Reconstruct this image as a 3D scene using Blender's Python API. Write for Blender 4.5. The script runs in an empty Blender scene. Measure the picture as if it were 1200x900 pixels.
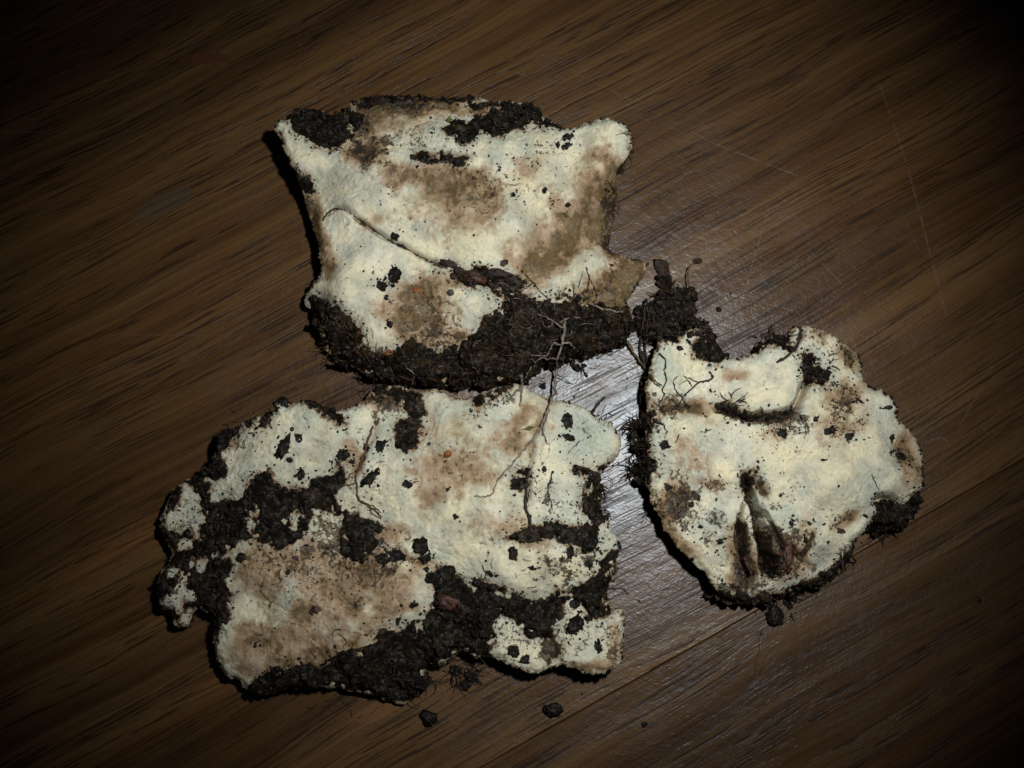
import bpy, math, random
import numpy as np
from mathutils import Vector

# ------------------------------------------------------------------ camera, light, exposure
scene = bpy.context.scene
D, TILT, FRAME = 0.235, math.radians(8.5), 0.24          # metres
CAM = np.array([0.0, -D*math.sin(TILT), D*math.cos(TILT)])
cam_d = bpy.data.cameras.new('camera'); cam = bpy.data.objects.new('camera', cam_d)
scene.collection.objects.link(cam); scene.camera = cam
cam.location = CAM.tolist(); cam.rotation_euler = (TILT, 0, 0)
cam_d.sensor_width = 36; cam_d.lens = 36*D/FRAME
cam_d.clip_start = 0.005; cam_d.clip_end = 20

world = bpy.data.worlds.new('World'); scene.world = world; world.use_nodes = True
bg = world.node_tree.nodes['Background']
bg.inputs[0].default_value = (0.55, 0.72, 1.0, 1); bg.inputs[1].default_value = 0.009

# the camera's own flash, right of and above the lens
fl_d = bpy.data.lights.new('flash', 'SPOT'); flash = bpy.data.objects.new('flash', fl_d)
scene.collection.objects.link(flash)
flash.location = (0.050, 0.010, 0.234)
_aim = Vector((0.009, 0.008, 0.0)) - Vector(flash.location)
flash.rotation_euler = _aim.to_track_quat('-Z', 'Y').to_euler()
fl_d.energy = 2.25; fl_d.color = (1.0, 0.98, 0.92); fl_d.spot_size = math.radians(67); fl_d.spot_blend = 1.0
fl_d.shadow_soft_size = 0.006
vs = scene.view_settings
vs.view_transform = 'Standard'; vs.look = 'None'; vs.gamma = 1; vs.exposure = 0; vs.use_curve_mapping = False

# ------------------------------------------------------------------ helpers
rng = np.random.default_rng(7); random.seed(7)
CT, ST = math.cos(TILT), math.sin(TILT)
def P(px, py, z=0.0):
    """plan position (metres) of a point seen at photo pixel px,py and standing z metres high"""
    a = (np.asarray(px, float)-600)/1200*FRAME/D; b = (450-np.asarray(py, float))/1200*FRAME/D
    dx, dy, dz = a, b*CT+ST, b*ST-CT
    t = (z-CAM[2])/dz
    return CAM[0]+dx*t, CAM[1]+dy*t
CM, PX = 0.01, 0.0002
def hsh(ix, iy, s):
    n = (ix.astype(np.int64)*374761393+iy.astype(np.int64)*668265263+s*1442695041) & 0xffffffff
    n = ((n ^ (n >> 13))*1274126177) & 0xffffffff
    return ((n ^ (n >> 16)) & 0xffffff)/float(0xffffff)
def vnoise(x, y, s=0):
    ix, iy = np.floor(x), np.floor(y); fx, fy = x-ix, y-iy
    ux, uy = fx*fx*fx*(fx*(fx*6-15)+10), fy*fy*fy*(fy*(fy*6-15)+10)
    a, b, c, d = hsh(ix, iy, s), hsh(ix+1, iy, s), hsh(ix, iy+1, s), hsh(ix+1, iy+1, s)
    return (a*(1-ux)+b*ux)*(1-uy)+(c*(1-ux)+d*ux)*uy
def fbm(x, y, f, o=4, s=0, g=0.5):
    """-1..1, f in cycles per metre"""
    t, a, n = 0, 1.0, 0
    for i in range(o):
        c, q = math.cos(0.7*i), math.sin(0.7*i)
        t = t+a*(vnoise((x*c-y*q)*f+17.3*i, (x*q+y*c)*f+5.1*i, s+i)*2-1); n += a; a *= g; f *= 2.03
    return t/n
def cellular(x, y, f, s=0):
    X, Y = x*f, y*f; ix, iy = np.floor(X), np.floor(Y); m = np.full(np.shape(X), 9.0)
    for i in (-1, 0, 1):
        for j in (-1, 0, 1):
            cx = ix+i+hsh(ix+i, iy+j, s); cy = iy+j+hsh(ix+i, iy+j, s+77)
            m = np.minimum(m, (X-cx)**2+(Y-cy)**2)
    return np.sqrt(m)
def sstep(a, b, x):
    t = np.clip((x-a)/(b-a), 0, 1); return t*t*(3-2*t)
def smooth_closed(p, k=4):
    p = np.asarray(p, float); n = len(p); o = []
    for i in range(n):
        a, b, c, d = p[i-1], p[i], p[(i+1) % n], p[(i+2) % n]
        for t in np.arange(k)/k:
            o.append(0.5*((2*b)+(c-a)*t+(2*a-5*b+4*c-d)*t*t+(3*b-a-3*c+d)*t**3))
    return np.array(o)
def smooth_open(p, k=5):
    p = np.asarray(p, float)
    q = np.vstack([2*p[0]-p[1], p, 2*p[-1]-p[-2]]); o = []
    for i in range(len(p)-1):
        a, b, c, d = q[i:i+4]
        for t in np.arange(k)/k:
            o.append(0.5*((2*b)+(c-a)*t+(2*a-5*b+4*c-d)*t*t+(3*b-a-3*c+d)*t**3))
    o.append(p[-1]); return np.array(o)
def sdf(poly, X, Y):
    """signed distance, positive inside"""
    if X.ndim == 2:                                        # only near the polygon
        i = np.nonzero((X[0] > poly[:, 0].min()-.003) & (X[0] < poly[:, 0].max()+.003))[0]; j = np.nonzero((Y[:, 0] > poly[:, 1].min()-.003) & (Y[:, 0] < poly[:, 1].max()+.003))[0]
        if len(i)*len(j) < .8*X.size:
            o = np.full(X.shape, -.003)
            if len(i) and len(j):
                w = (slice(j[0], j[-1]+1), slice(i[0], i[-1]+1)); o[w] = sdf(poly, np.ascontiguousarray(X[w]).reshape(-1), np.ascontiguousarray(Y[w]).reshape(-1)).reshape(len(j), len(i))
            return o
    d = np.full(X.shape, 1e9); ins = np.zeros(X.shape, bool)
    x0, y0 = poly[-1]
    for x1, y1 in poly:
        ex, ey = x1-x0, y1-y0; wx, wy = X-x0, Y-y0
        t = np.clip((wx*ex+wy*ey)/(ex*ex+ey*ey+1e-18), 0, 1)
        d = np.minimum(d, (wx-ex*t)**2+(wy-ey*t)**2)
        if y1 != y0:
            c = ((y0 > Y) != (y1 > Y)) & (X < (x1-x0)*(Y-y0)/(y1-y0)+x0); ins ^= c
        x0, y0 = x1, y1
    d = np.sqrt(d); return np.where(ins, d, -d)
def dline(pts, X, Y):
    """distance to an open polyline and the position 0..1 along it"""
    d = np.full(X.shape, 1e9); u = np.zeros(X.shape); n = len(pts)-1
    for i in range(n):
        (x0, y0), (x1, y1) = pts[i], pts[i+1]
        ex, ey = x1-x0, y1-y0; t = np.clip(((X-x0)*ex+(Y-y0)*ey)/(ex*ex+ey*ey+1e-18), 0, 1)
        q = np.hypot(X-x0-ex*t, Y-y0-ey*t); m = q < d
        d = np.where(m, q, d); u = np.where(m, (i+t)/n, u)
    return d, u

col = scene.collection
def link(name, verts, faces, mat, parent=None, smooth=True, attrs=None):
    me = bpy.data.meshes.new(name)
    me.from_pydata(np.asarray(verts).tolist(), [], faces.tolist() if isinstance(faces, np.ndarray) else faces)
    if smooth: me.polygons.foreach_set('use_smooth', [True]*len(me.polygons))
    me.materials.append(mat)
    for k, v in (attrs or {}).items():
        at = me.attributes.new(k, 'FLOAT', 'POINT'); at.data.foreach_set('value', np.asarray(v, np.float32))
    me.update()
    o = bpy.data.objects.new(name, me); col.objects.link(o); o.parent = parent
    return o
def tag(o, label=None, cat=None, group=None, kind=None):
    for k, v in (('label', label), ('category', cat), ('group', group), ('kind', kind)):
        if v: o[k] = v
    return o

# ------------------------------------------------------------------ node helper
class N:
    def __init__(s, name):
        s.m = bpy.data.materials.new(name); s.m.use_nodes = True; s.t = s.m.node_tree
        s.b = s.t.nodes['Principled BSDF']
    def n(s, typ, ins=None, **kw):
        nd = s.t.nodes.new(typ)
        for k, v in kw.items(): setattr(nd, k, v)
        for k, v in (ins or {}).items(): s.set(nd.inputs[k], v)
        return nd
    def set(s, sock, v):
        if isinstance(v, bpy.types.NodeSocket): s.t.links.new(v, sock)
        else: sock.default_value = v
    def math(s, op, a, b=0.0, c=0.0, clamp=False):
        nd = s.t.nodes.new('ShaderNodeMath'); nd.operation = op; nd.use_clamp = clamp
        s.set(nd.inputs[0], a); s.set(nd.inputs[1], b); s.set(nd.inputs[2], c); return nd.outputs[0]
    def ramp(s, f, a, b, lo=0.0, hi=1.0):
        nd = s.n('ShaderNodeMapRange', {0: f, 1: a, 2: b, 3: lo, 4: hi}, interpolation_type='SMOOTHSTEP'); return nd.outputs[0]
    def mix(s, f, a, b, mode='MIX'):
        nd = s.n('ShaderNodeMix', data_type='RGBA', blend_type=mode)
        s.set(nd.inputs[0], f)
        for i, v in ((6, a), (7, b)):
            s.set(nd.inputs[i], v if isinstance(v, bpy.types.NodeSocket) else (*v, 1))
        return nd.outputs[2]
    def noise(s, vec, scale, detail=4, rough=0.55, dist=0.0):
        return s.n('ShaderNodeTexNoise', {'Vector': vec, 'Scale': scale, 'Detail': detail, 'Roughness': rough, 'Distortion': dist}).outputs[0]
    def attr(s, name, typ='GEOMETRY'):
        return s.n('ShaderNodeAttribute', attribute_name=name, attribute_type=typ).outputs['Fac']
    def bump(s, h, dist, strength=1.0, prev=None):
        i = {'Height': h, 'Distance': dist, 'Strength': strength}
        if prev is not None: i['Normal'] = prev
        return s.n('ShaderNodeBump', i).outputs[0]

# ------------------------------------------------------------------ materials
GA = math.radians(28.6)                                    # direction of the wood grain
def wood_material():
    k = N('dark_varnished_wood'); L = k.n
    tc = L('ShaderNodeTexCoord').outputs['Object']
    rnd = k.attr('shift', 'OBJECT'); tone = k.attr('tone', 'OBJECT')
    off = L('ShaderNodeCombineXYZ', {0: rnd, 1: rnd, 2: rnd}).outputs[0]
    v0 = L('ShaderNodeVectorMath', {0: tc, 1: off}, operation='ADD').outputs[0]
    warp = L('ShaderNodeTexNoise', {'Vector': L('ShaderNodeMapping', {0: v0, 3: (9, 16, 9)}).outputs[0], 'Scale': 1.0, 'Detail': 2.0}).outputs[0]
    wv = L('ShaderNodeCombineXYZ', {0: 0.0, 1: k.math('MULTIPLY', k.math('SUBTRACT', warp, 0.5), 0.012), 2: 0.0}).outputs[0]
    v = L('ShaderNodeVectorMath', {0: v0, 1: wv}, operation='ADD').outputs[0]
    def st(sx, sy): return L('ShaderNodeMapping', {0: v, 3: (sx, sy, 1)}).outputs[0]
    broad = k.noise(st(2.2, 60), 1.0, 4, 0.55)
    bands = k.noise(st(4, 250), 1.0, 5, 0.6)
    lines = k.noise(st(5, 900), 1.0, 3, 0.6)
    fibre = k.noise(st(16, 2400), 1.0, 4, 0.65)
    pore_n = k.noise(st(66, 1900), 1.0, 2, 0.5)
    pore_m = k.noise(st(11, 150), 1.0, 4, 0.6)
    pores = k.math('MULTIPLY', k.ramp(pore_n, 0.54, 0.60), k.ramp(pore_m, 0.40, 0.54))
    pore2 = k.ramp(k.noise(st(90, 2600), 1.0, 2, 0.5), 0.58, 0.70)
    c = k.mix(k.ramp(broad, 0.30, 0.70), (0.086, 0.045, 0.0155), (0.150, 0.086, 0.032))
    c = k.mix(k.ramp(bands, 0.36, 0.66), k.mix(1.0, c, (0.74, 0.69, 0.65), 'MULTIPLY'), c)
    c = k.mix(k.ramp(lines, 0.34, 0.58), k.mix(1.0, c, (0.76, 0.72, 0.70), 'MULTIPLY'), c)
    c = k.mix(k.ramp(fibre, 0.30, 0.72), k.mix(1.0, c, (0.74, 0.71, 0.70), 'MULTIPLY'), c)
    red = k.ramp(k.noise(st(4, 90), 1.0, 3), 0.50, 0.72)
    c = k.mix(k.math('MULTIPLY', red, 0.55), c, k.mix(1.0, c, (1.20, 0.84, 0.60), 'MULTIPLY'))
    c = k.mix(k.math('MULTIPLY', pores, 0.82), c, (0.020, 0.011, 0.006))
    c = k.mix(k.math('MULTIPLY', pore2, 0.35), c, (0.026, 0.015, 0.009))
    c = k.mix(1.0, c, L('ShaderNodeCombineColor', {0: tone, 1: tone, 2: tone}).outputs[0], 'MULTIPLY')
    # marks in world position: old scratches, two oval reddish stains, dust
    pos = L('ShaderNodeNewGeometry').outputs['Position']
    sx = L('ShaderNodeSeparateXYZ', {0: pos}); X, Y = sx.outputs[0], sx.outputs[1]
    brk = k.noise(pos, 420, 3, 0.6)
    scr = None
    for (a, b, w, s) in SCRATCHES:
        (x0, y0), (x1, y1) = P(*a), P(*b)
        ex, ey = x1-x0, y1-y0; ll = ex*ex+ey*ey
        rx, ry = k.math('SUBTRACT', X, x0), k.math('SUBTRACT', Y, y0)
        t = k.math('MULTIPLY_ADD', rx, ex/ll, k.math('MULTIPLY', ry, ey/ll), clamp=True)
        dx = k.math('MULTIPLY_ADD', t, -ex, rx); dy = k.math('MULTIPLY_ADD', t, -ey, ry)
        d = k.math('SQRT', k.math('MULTIPLY_ADD', dx, dx, k.math('MULTIPLY', dy, dy)))
        m = k.math('MULTIPLY', k.ramp(d, w*PX, w*PX*0.25), s)
        scr = m if scr is None else k.math('MAXIMUM', scr, m)
    scr = k.math('MULTIPLY', scr, k.ramp(brk, 0.36, 0.58))
    # random hairlines across the grain and dust specks
    hv = L('ShaderNodeMapping', {0: pos, 2: (0, 0, 2.1), 3: (14, 700, 1)}).outputs[0]
    hair = k.math('MULTIPLY', k.ramp(k.noise(hv, 1.0, 1, 0.4), 0.735, 0.79), k.ramp(k.noise(pos, 35, 2), 0.50, 0.68))
    hv2 = L('ShaderNodeMapping', {0: pos, 2: (0, 0, 0.95), 3: (16, 800, 1)}).outputs[0]
    hair2 = k.math('MULTIPLY', k.ramp(k.noise(hv2, 1.0, 1, 0.4), 0.735, 0.79), k.ramp(k.noise(pos, 28, 2), 0.52, 0.70))
    dust = L('ShaderNodeTexVoronoi', {'Vector': pos, 'Scale': 210.0, 'Randomness': 1.0})
    dm = k.math('MULTIPLY', k.ramp(dust.outputs['Distance'], 0.075, 0.03), k.ramp(k.noise(pos, 60, 2), 0.56, 0.66))
    wear = k.math('MAXIMUM', scr, k.math('MULTIPLY', k.math('MAXIMUM', k.math('MAXIMUM', hair, hair2), dm), 0.30), clamp=True)
    c = k.mix(k.math('MULTIPLY', wear, 0.26), c, (0.27, 0.23, 0.18))
    for (px, py, rx, ry, rot, colr, s) in STAINS:
        cx, cy = P(px, py)
        mp = L('ShaderNodeMapping', {0: pos, 1: (float(cx), float(cy), 0), 2: (0, 0, rot), 3: (rx*PX, ry*PX, 1)}, vector_type='TEXTURE').outputs[0]
        wob = k.math('MULTIPLY_ADD', k.noise(pos, 160, 3), 0.9, -0.45)
        q = L('ShaderNodeSeparateXYZ', {0: mp})
        rr = k.math('SQRT', k.math('MULTIPLY_ADD', q.outputs[0], q.outputs[0], k.math('MULTIPLY', q.outputs[1], q.outputs[1])))
        c = k.mix(k.math('MULTIPLY', k.ramp(k.math('ADD', rr, wob), 1.1, 0.75), s), c, colr)
    b = k.b
    k.set(b.inputs['Base Color'], c)
    rough = k.math('MULTIPLY_ADD', k.noise(st(40, 400), 1.0, 4), 0.16, k.math('MULTIPLY_ADD', k.noise(pos, 70, 4, 0.6), 0.24, 0.12))
    rough = k.math('MULTIPLY_ADD', pores, 0.08, rough)
    k.set(b.inputs['Roughness'], rough)
    k.set(b.inputs['Specular IOR Level'], k.math('MULTIPLY_ADD', pores, -0.26, 0.50)); k.set(b.inputs['Specular Tint'], (0.74, 0.87, 1.0, 1))
    h = k.math('SUBTRACT', k.math('MULTIPLY', fibre, 0.5), k.math('MULTIPLY_ADD', pores, 1.0, k.math('MULTIPLY', pore2, 0.5)))
    nb = k.bump(h, 0.00005, 0.4)
    pits = k.noise(pos, 1500, 3, 0.6)
    nb = k.bump(pits, 0.00006, 0.7, nb)
    nb = k.bump(k.math('MULTIPLY', scr, -1.0), 0.00007, 0.5, nb)
    nb = k.bump(k.noise(st(12, 160), 1.0, 2), 0.0004, 0.6, nb)
    nb = k.bump(k.noise(pos, 520, 3, 0.6), 0.00016, 0.7, nb)
    k.set(b.inputs['Normal'], nb)
    return k.m

def flesh_material():
    k = N('fungus_flesh'); L = k.n
    pos = L('ShaderNodeTexCoord').outputs['Object']
    br, di, bl = k.attr('brown'), k.attr('dirt'), k.attr('wet')
    n1 = k.noise(pos, 95, 5, 0.6); n2 = k.noise(pos, 420, 4, 0.6); n3 = k.noise(pos, 1700, 3, 0.6)
    c = k.mix(k.ramp(n1, 0.35, 0.68), (0.75, 0.69, 0.475), (0.765, 0.74, 0.60))
    c = k.mix(k.math('MULTIPLY', k.ramp(n2, 0.35, 0.7), 0.35), c, (0.62, 0.63, 0.56))
    c = k.mix(k.math('MULTIPLY', bl, k.ramp(n1, 0.25, 0.6, 0.55, 1.0)), c, (0.33, 0.41, 0.375))
    tan = k.math('MULTIPLY', br, k.ramp(n2, 0.2, 0.7, 0.65, 1.15), clamp=True)
    c = k.mix(k.ramp(tan, 0.0, 0.55, 0.0, 0.95), c, k.mix(k.ramp(n1, 0.3, 0.7), (0.28, 0.192, 0.106), (0.40, 0.283, 0.182)))
    c = k.mix(k.ramp(tan, 0.48, 0.88, 0.0, 0.92), c, k.mix(k.ramp(n2, 0.35, 0.65), (0.070, 0.046, 0.020), (0.13, 0.088, 0.036)))
    # ingrained dirt: grains where the attribute is low, a film where it is high
    grain = k.noise(pos, 1250, 3, 0.7)
    thr = k.math('MULTIPLY_ADD', di, -0.62, 0.80)
    g = k.ramp(k.math('SUBTRACT', grain, thr), -0.01, 0.05)
    gr2 = k.ramp(k.math('SUBTRACT', k.noise(pos, 520, 4, 0.65), k.math('MULTIPLY_ADD', di, -0.60, 0.87)), -0.03, 0.06)
    c = k.mix(k.math('MULTIPLY', g, 0.88), c, k.mix(k.ramp(n3, 0.4, 0.6), (0.034, 0.021, 0.010), (0.100, 0.058, 0.024)))
    c = k.mix(k.math('MULTIPLY', gr2, 0.92), c, (0.022, 0.016, 0.011))
    fl = k.ramp(k.math('SUBTRACT', k.noise(pos, 780, 3, 0.62), k.math('MULTIPLY_ADD', k.math('MAXIMUM', di, br), -0.17, 0.715)), -0.01, 0.05)
    c = k.mix(k.math('MULTIPLY', fl, 0.62), c, k.mix(k.ramp(n2, 0.4, 0.6), (0.17, 0.105, 0.042), (0.26, 0.165, 0.075)))
    mot = k.ramp(k.noise(pos, 260, 5, 0.65), 0.50, 0.74)
    c = k.mix(k.math('MULTIPLY', mot, 0.22), c, (0.48, 0.46, 0.36))
    fine = k.math('SUBTRACT', 1.0, k.math('MULTIPLY', k.ramp(n3, 0.58, 0.36), 0.13))
    c = k.mix(1.0, c, L('ShaderNodeCombineColor', {0: fine, 1: fine, 2: fine}).outputs[0], 'MULTIPLY')
    b = k.b; k.set(b.inputs['Base Color'], c)
    k.set(b.inputs['Roughness'], k.ramp(n2, 0.3, 0.7, 0.55, 0.75)); k.set(b.inputs['Specular IOR Level'], 0.3)
    k.set(b.inputs['Subsurface Weight'], 0.4); k.set(b.inputs['Subsurface Radius'], (1.0, 0.7, 0.4)); k.set(b.inputs['Subsurface Scale'], 0.0013)
    pit = L('ShaderNodeTexVoronoi', {'Vector': pos, 'Scale': 950.0}).outputs['Distance']
    fib = k.noise(L('ShaderNodeMapping', {0: pos, 2: (0, 0, 0.5), 3: (900, 3200, 900)}).outputs[0], 1.0, 3, 0.6)
    nb = k.bump(n2, 0.0005, 0.2)
    nb = k.bump(k.math('ADD', k.ramp(pit, 0.0, 0.5), fib), 0.00011, 0.45, nb)
    nb = k.bump(k.math('ADD', n3, k.math('MULTIPLY', k.math('ADD', g, gr2), 0.5)), 0.00018, 0.5, nb)
    k.set(b.inputs['Normal'], nb)
    return k.m

def soil_material(name='black_soil', a=(0.003, 0.0026, 0.0021), b_=(0.0095, 0.0082, 0.0062), c_=(0.020, 0.0145, 0.009), gloss=0.30):
    k = N(name)
    pos = k.n('ShaderNodeTexCoord').outputs['Object']
    n1 = k.noise(pos, 300, 4, 0.6); n2 = k.noise(pos, 1500, 4, 0.7); n3 = k.noise(pos, 700, 2)
    c = k.mix(k.ramp(n2, 0.35, 0.68), a, b_)
    c = k.mix(k.math('MULTIPLY', k.ramp(n1, 0.47, 0.66), 0.8), c, c_)
    c = k.mix(k.ramp(k.noise(pos, 2300, 2), 0.69, 0.75, 0, 0.7), c, (0.16, 0.135, 0.10))
    k.set(k.b.inputs['Base Color'], c)
    k.set(k.b.inputs['Roughness'], k.ramp(n3, 0.4, 0.62, gloss, 0.9)); k.set(k.b.inputs['Specular IOR Level'], k.ramp(n3, 0.40, 0.58, 0.40, 0.06))
    nb = k.bump(n1, 0.0008, 0.7); nb = k.bump(n2, 0.0004, 0.9, nb)
    k.set(k.b.inputs['Normal'], nb); return k.m
def simple_material(name, a, b_, scale=600, rough=0.6, stretch=(1, 1, 1)):
    k = N(name)
    pos = k.n('ShaderNodeTexCoord').outputs['Object']
    pos = k.n('ShaderNodeMapping', {0: pos, 3: stretch}).outputs[0]
    n = k.noise(pos, scale, 4, 0.65); c = k.mix(k.ramp(n, 0.35, 0.66), a, b_)
    k.set(k.b.inputs['Base Color'], c); k.set(k.b.inputs['Roughness'], rough); k.set(k.b.inputs['Specular IOR Level'], 0.35)
    k.set(k.b.inputs['Normal'], k.bump(n, 0.0004, 0.8)); return k.m

# pixel end points on the table, width, strength
SCRATCHES = [((760, 128), (835, 168), 1.5, .32), ((835, 168), (934, 206), 1.7, .55), ((1028, 90), (1062, 190), 1.5, .45),
             ((1062, 190), (1108, 368), 1.7, .55), ((898, 252), (874, 336), 1.7, .5), ((874, 336), (858, 385), 1.5, .45),
             ((660, 78), (740, 118), 1.3, .35), ((945, 290), (985, 332), 1.4, .35), ((850, 345), (935, 366), 1.4, .35),
             ((1164, 428), (1124, 500), 1.4, .45), ((1148, 498), (1178, 530), 1.3, .3), ((685, 432), (712, 458), 2.2, .95),
             ((730, 475), (745, 488), 1.8, .8), ((1060, 255), (1075, 290), 1.3, .3), ((1085, 520), (1104, 512), 1.6, .45)]
STAINS = [(238, 69, 34, 8, 0.05, (0.060, 0.022, 0.010), .85), (1102, 803, 27, 11, 0.12, (0.062, 0.030, 0.018), .85),
          (440, 835, 30, 10, 0.35, (0.16, 0.075, 0.028), .5), (190, 240, 40, 14, 0.5, (0.05, 0.05, 0.045), .35)]
M_WOOD = wood_material(); M_FLESH = flesh_material(); M_SOIL = soil_material()
M_SOIL2 = soil_material('brown_soil', (0.004, 0.0032, 0.0022), (0.012, 0.0092, 0.006), (0.034, 0.0225, 0.012))
M_ROOT = simple_material('grey_root', (0.085, 0.068, 0.055), (0.27, 0.23, 0.19), 1100, .7)
M_DROOT = simple_material('dark_root', (0.012, 0.009, 0.007), (0.035, 0.024, 0.015), 900, .6)
M_BROOT = simple_material('brown_root', (0.05, 0.024, 0.010), (0.11, 0.06, 0.025), 900, .6)
M_BARK = simple_material('dark_bark', (0.008, 0.006, 0.005), (0.034, 0.020, 0.013), 700, .6, (1, 3, 1))
M_RBARK = simple_material('red_bark', (0.022, 0.010, 0.007), (0.070, 0.026, 0.015), 600, .55)
M_ORANGE = simple_material('orange_grain', (0.15, 0.045, 0.012), (0.28, 0.11, 0.03), 900, .5)
M_MOSS = simple_material('green_moss', (0.05, 0.055, 0.014), (0.11, 0.115, 0.03), 900, .7)
M_OLIVE = simple_material('olive_skin', (0.045, 0.030, 0.011), (0.13, 0.085, 0.034), 350, .5)

# ------------------------------------------------------------------ the table
table = bpy.data.objects.new('table_top', None); col.objects.link(table)
tag(table, 'dark brown varnished wooden table top with worn scratched grain', kind='structure')
def plank(c_off, w, tone, shift, b0=.0003, b1=.0003, xo=0.0):
    L_, T = 1.1, 0.022; g0, g1 = b0*.25, b1*.25
    prof = [(-w/2+g0, -T), (-w/2+g0, -b0), (-w/2+g0+b0*.35, -b0*.35), (-w/2+g0+b0, 0), (w/2-g1-b1, 0), (w/2-g1-b1*.35, -b1*.35), (w/2-g1, -b1), (w/2-g1, -T)]
    v = [(-L_/2, y, z) for y, z in prof]+[(L_/2, y, z) for y, z in prof]; n = len(prof)
    f = [[i, (i+1) % n, n+(i+1) % n, n+i] for i in range(n)]+[list(range(n))[::-1], list(range(n, 2*n))]
    f = [q[::-1] for q in f]
    o = link('plank', v, f, M_WOOD, table, smooth=False)
    o.location = (-math.sin(GA)*c_off+math.cos(GA)*xo, math.cos(GA)*c_off+math.sin(GA)*xo, 0); o.rotation_euler = (0, 0, GA)
    o['tone'] = tone; o['shift'] = shift
    return o
def across(px, py):
    x, y = P(px, py); return -math.sin(GA)*x+math.cos(GA)*y
cA, cB = across(200, 141), across(800, 765)
W0 = cA-cB
for a in [((cA+cB)/2, W0, 1.0, 3.17, .00022, .00001), (cA+0.07, 0.14, 0.66, 7.9, .00001), (cB-0.075, 0.15, 0.92, 12.4, .0004, .00022),
          (cA+0.14+0.08, 0.16, 0.9, 19.1), (cB-0.15-0.08, 0.16, 1.0, 23.3)]:
    plank(*a)

# ------------------------------------------------------------------ small shapes
PHI = (1+5**.5)/2
ICO_V = np.array([(-1, PHI, 0), (1, PHI, 0), (-1, -PHI, 0), (1, -PHI, 0), (0, -1, PHI), (0, 1, PHI), (0, -1, -PHI), (0, 1, -PHI), (PHI, 0, -1), (PHI, 0, 1), (-PHI, 0, -1), (-PHI, 0, 1)])/math.sqrt(1+PHI*PHI)
ICO_F = np.array([(0, 11, 5), (0, 5, 1), (0, 1, 7), (0, 7, 10), (0, 10, 11), (1, 5, 9), (5, 11, 4), (11, 10, 2), (10, 7, 6), (7, 1, 8), (3, 9, 4), (3, 4, 2), (3, 2, 6), (3, 6, 8), (3, 8, 9), (4, 9, 5), (2, 4, 11), (6, 2, 10), (8, 6, 7), (9, 8, 1)])
def subdiv(V, F):
    V = [tuple(v) for v in V]; cache = {}; out = []
    def mid(a, b):
        k = (min(a, b), max(a, b))
        if k not in cache:
            m = np.add(V[a], V[b]); m = m/np.linalg.norm(m); V.append(tuple(m)); cache[k] = len(V)-1
        return cache[k]
    for a, b, c in F:
        x, y, z = mid(a, b), mid(b, c), mid(c, a); out += [(a, x, z), (b, y, x), (c, z, y), (x, y, z)]
    return np.array(V), np.array(out)
S1 = subdiv(ICO_V, ICO_F); S2 = subdiv(*S1); S3 = subdiv(*S2)
def crumbs(X, Y, Z, R, flat=0.75):
    """many uneven crumbs as one mesh; Z is the surface they sit on"""
    n = len(X); a = rng.uniform(0, 6.283, n); b = rng.uniform(0, 6.283, n)
    V = np.repeat(ICO_V[None], n, 0)*rng.uniform(0.55, 1.25, (n, 12, 1))
    V = V*rng.uniform(0.6, 1.3, (n, 1, 3))
    ca, sa = np.cos(a)[:, None], np.sin(a)[:, None]; cb, sb = np.cos(b)[:, None], np.sin(b)[:, None]
    x, y, z = V[..., 0], V[..., 1], V[..., 2]
    y, z = y*cb-z*sb, y*sb+z*cb; x, y = x*ca-y*sa, x*sa+y*ca
    R = np.asarray(R)[:, None]
    V = np.stack([X[:, None]+x*R, Y[:, None]+y*R, Z[:, None]+R*flat*.3+z*R*flat], -1).reshape(-1, 3)
    F = (ICO_F[None]+12*np.arange(n)[:, None, None]).reshape(-1, 3)
    return V, F
def clod(name, x, y, z, rx, ry, rot, mat, parent=None, h=0.6, seed=0, rough=.35):
    V, F = S3
    u = V*1.0; sd = seed*1.37 % 61
    n = fbm(u[:, 0]+u[:, 2]*1.7+sd*3.1, u[:, 1]-u[:, 2]*1.3+sd, 1.6, 4, seed, .7)
    n2 = 1-cellular(u[:, 0]-u[:, 2]*1.1+sd, u[:, 1]+u[:, 2]*.9, 2.6, seed+9)
    an = np.arctan2(u[:, 1], u[:, 0]); lob = fbm(np.cos(an)*1.2+sd, np.sin(an)*1.2, .8, 3, seed+4, .6)
    u = u*(.82+rough*1.3*n+rough*.8*n2)[:, None]; u[:, :2] *= (1+rough*1.2*lob)[:, None]
    c, s = math.cos(rot), math.sin(rot); hz = h*min(rx, ry)
    X, Y = u[:, 0]*rx, u[:, 1]*ry
    lo = u[:, 2].min()
    V = np.stack([X*c-Y*s, X*s+Y*c, (np.maximum(u[:, 2], -0.55)+0.55)*hz], -1)
    o = link(name, V, F, mat, parent); o.location = (x, y, z); return o
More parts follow.
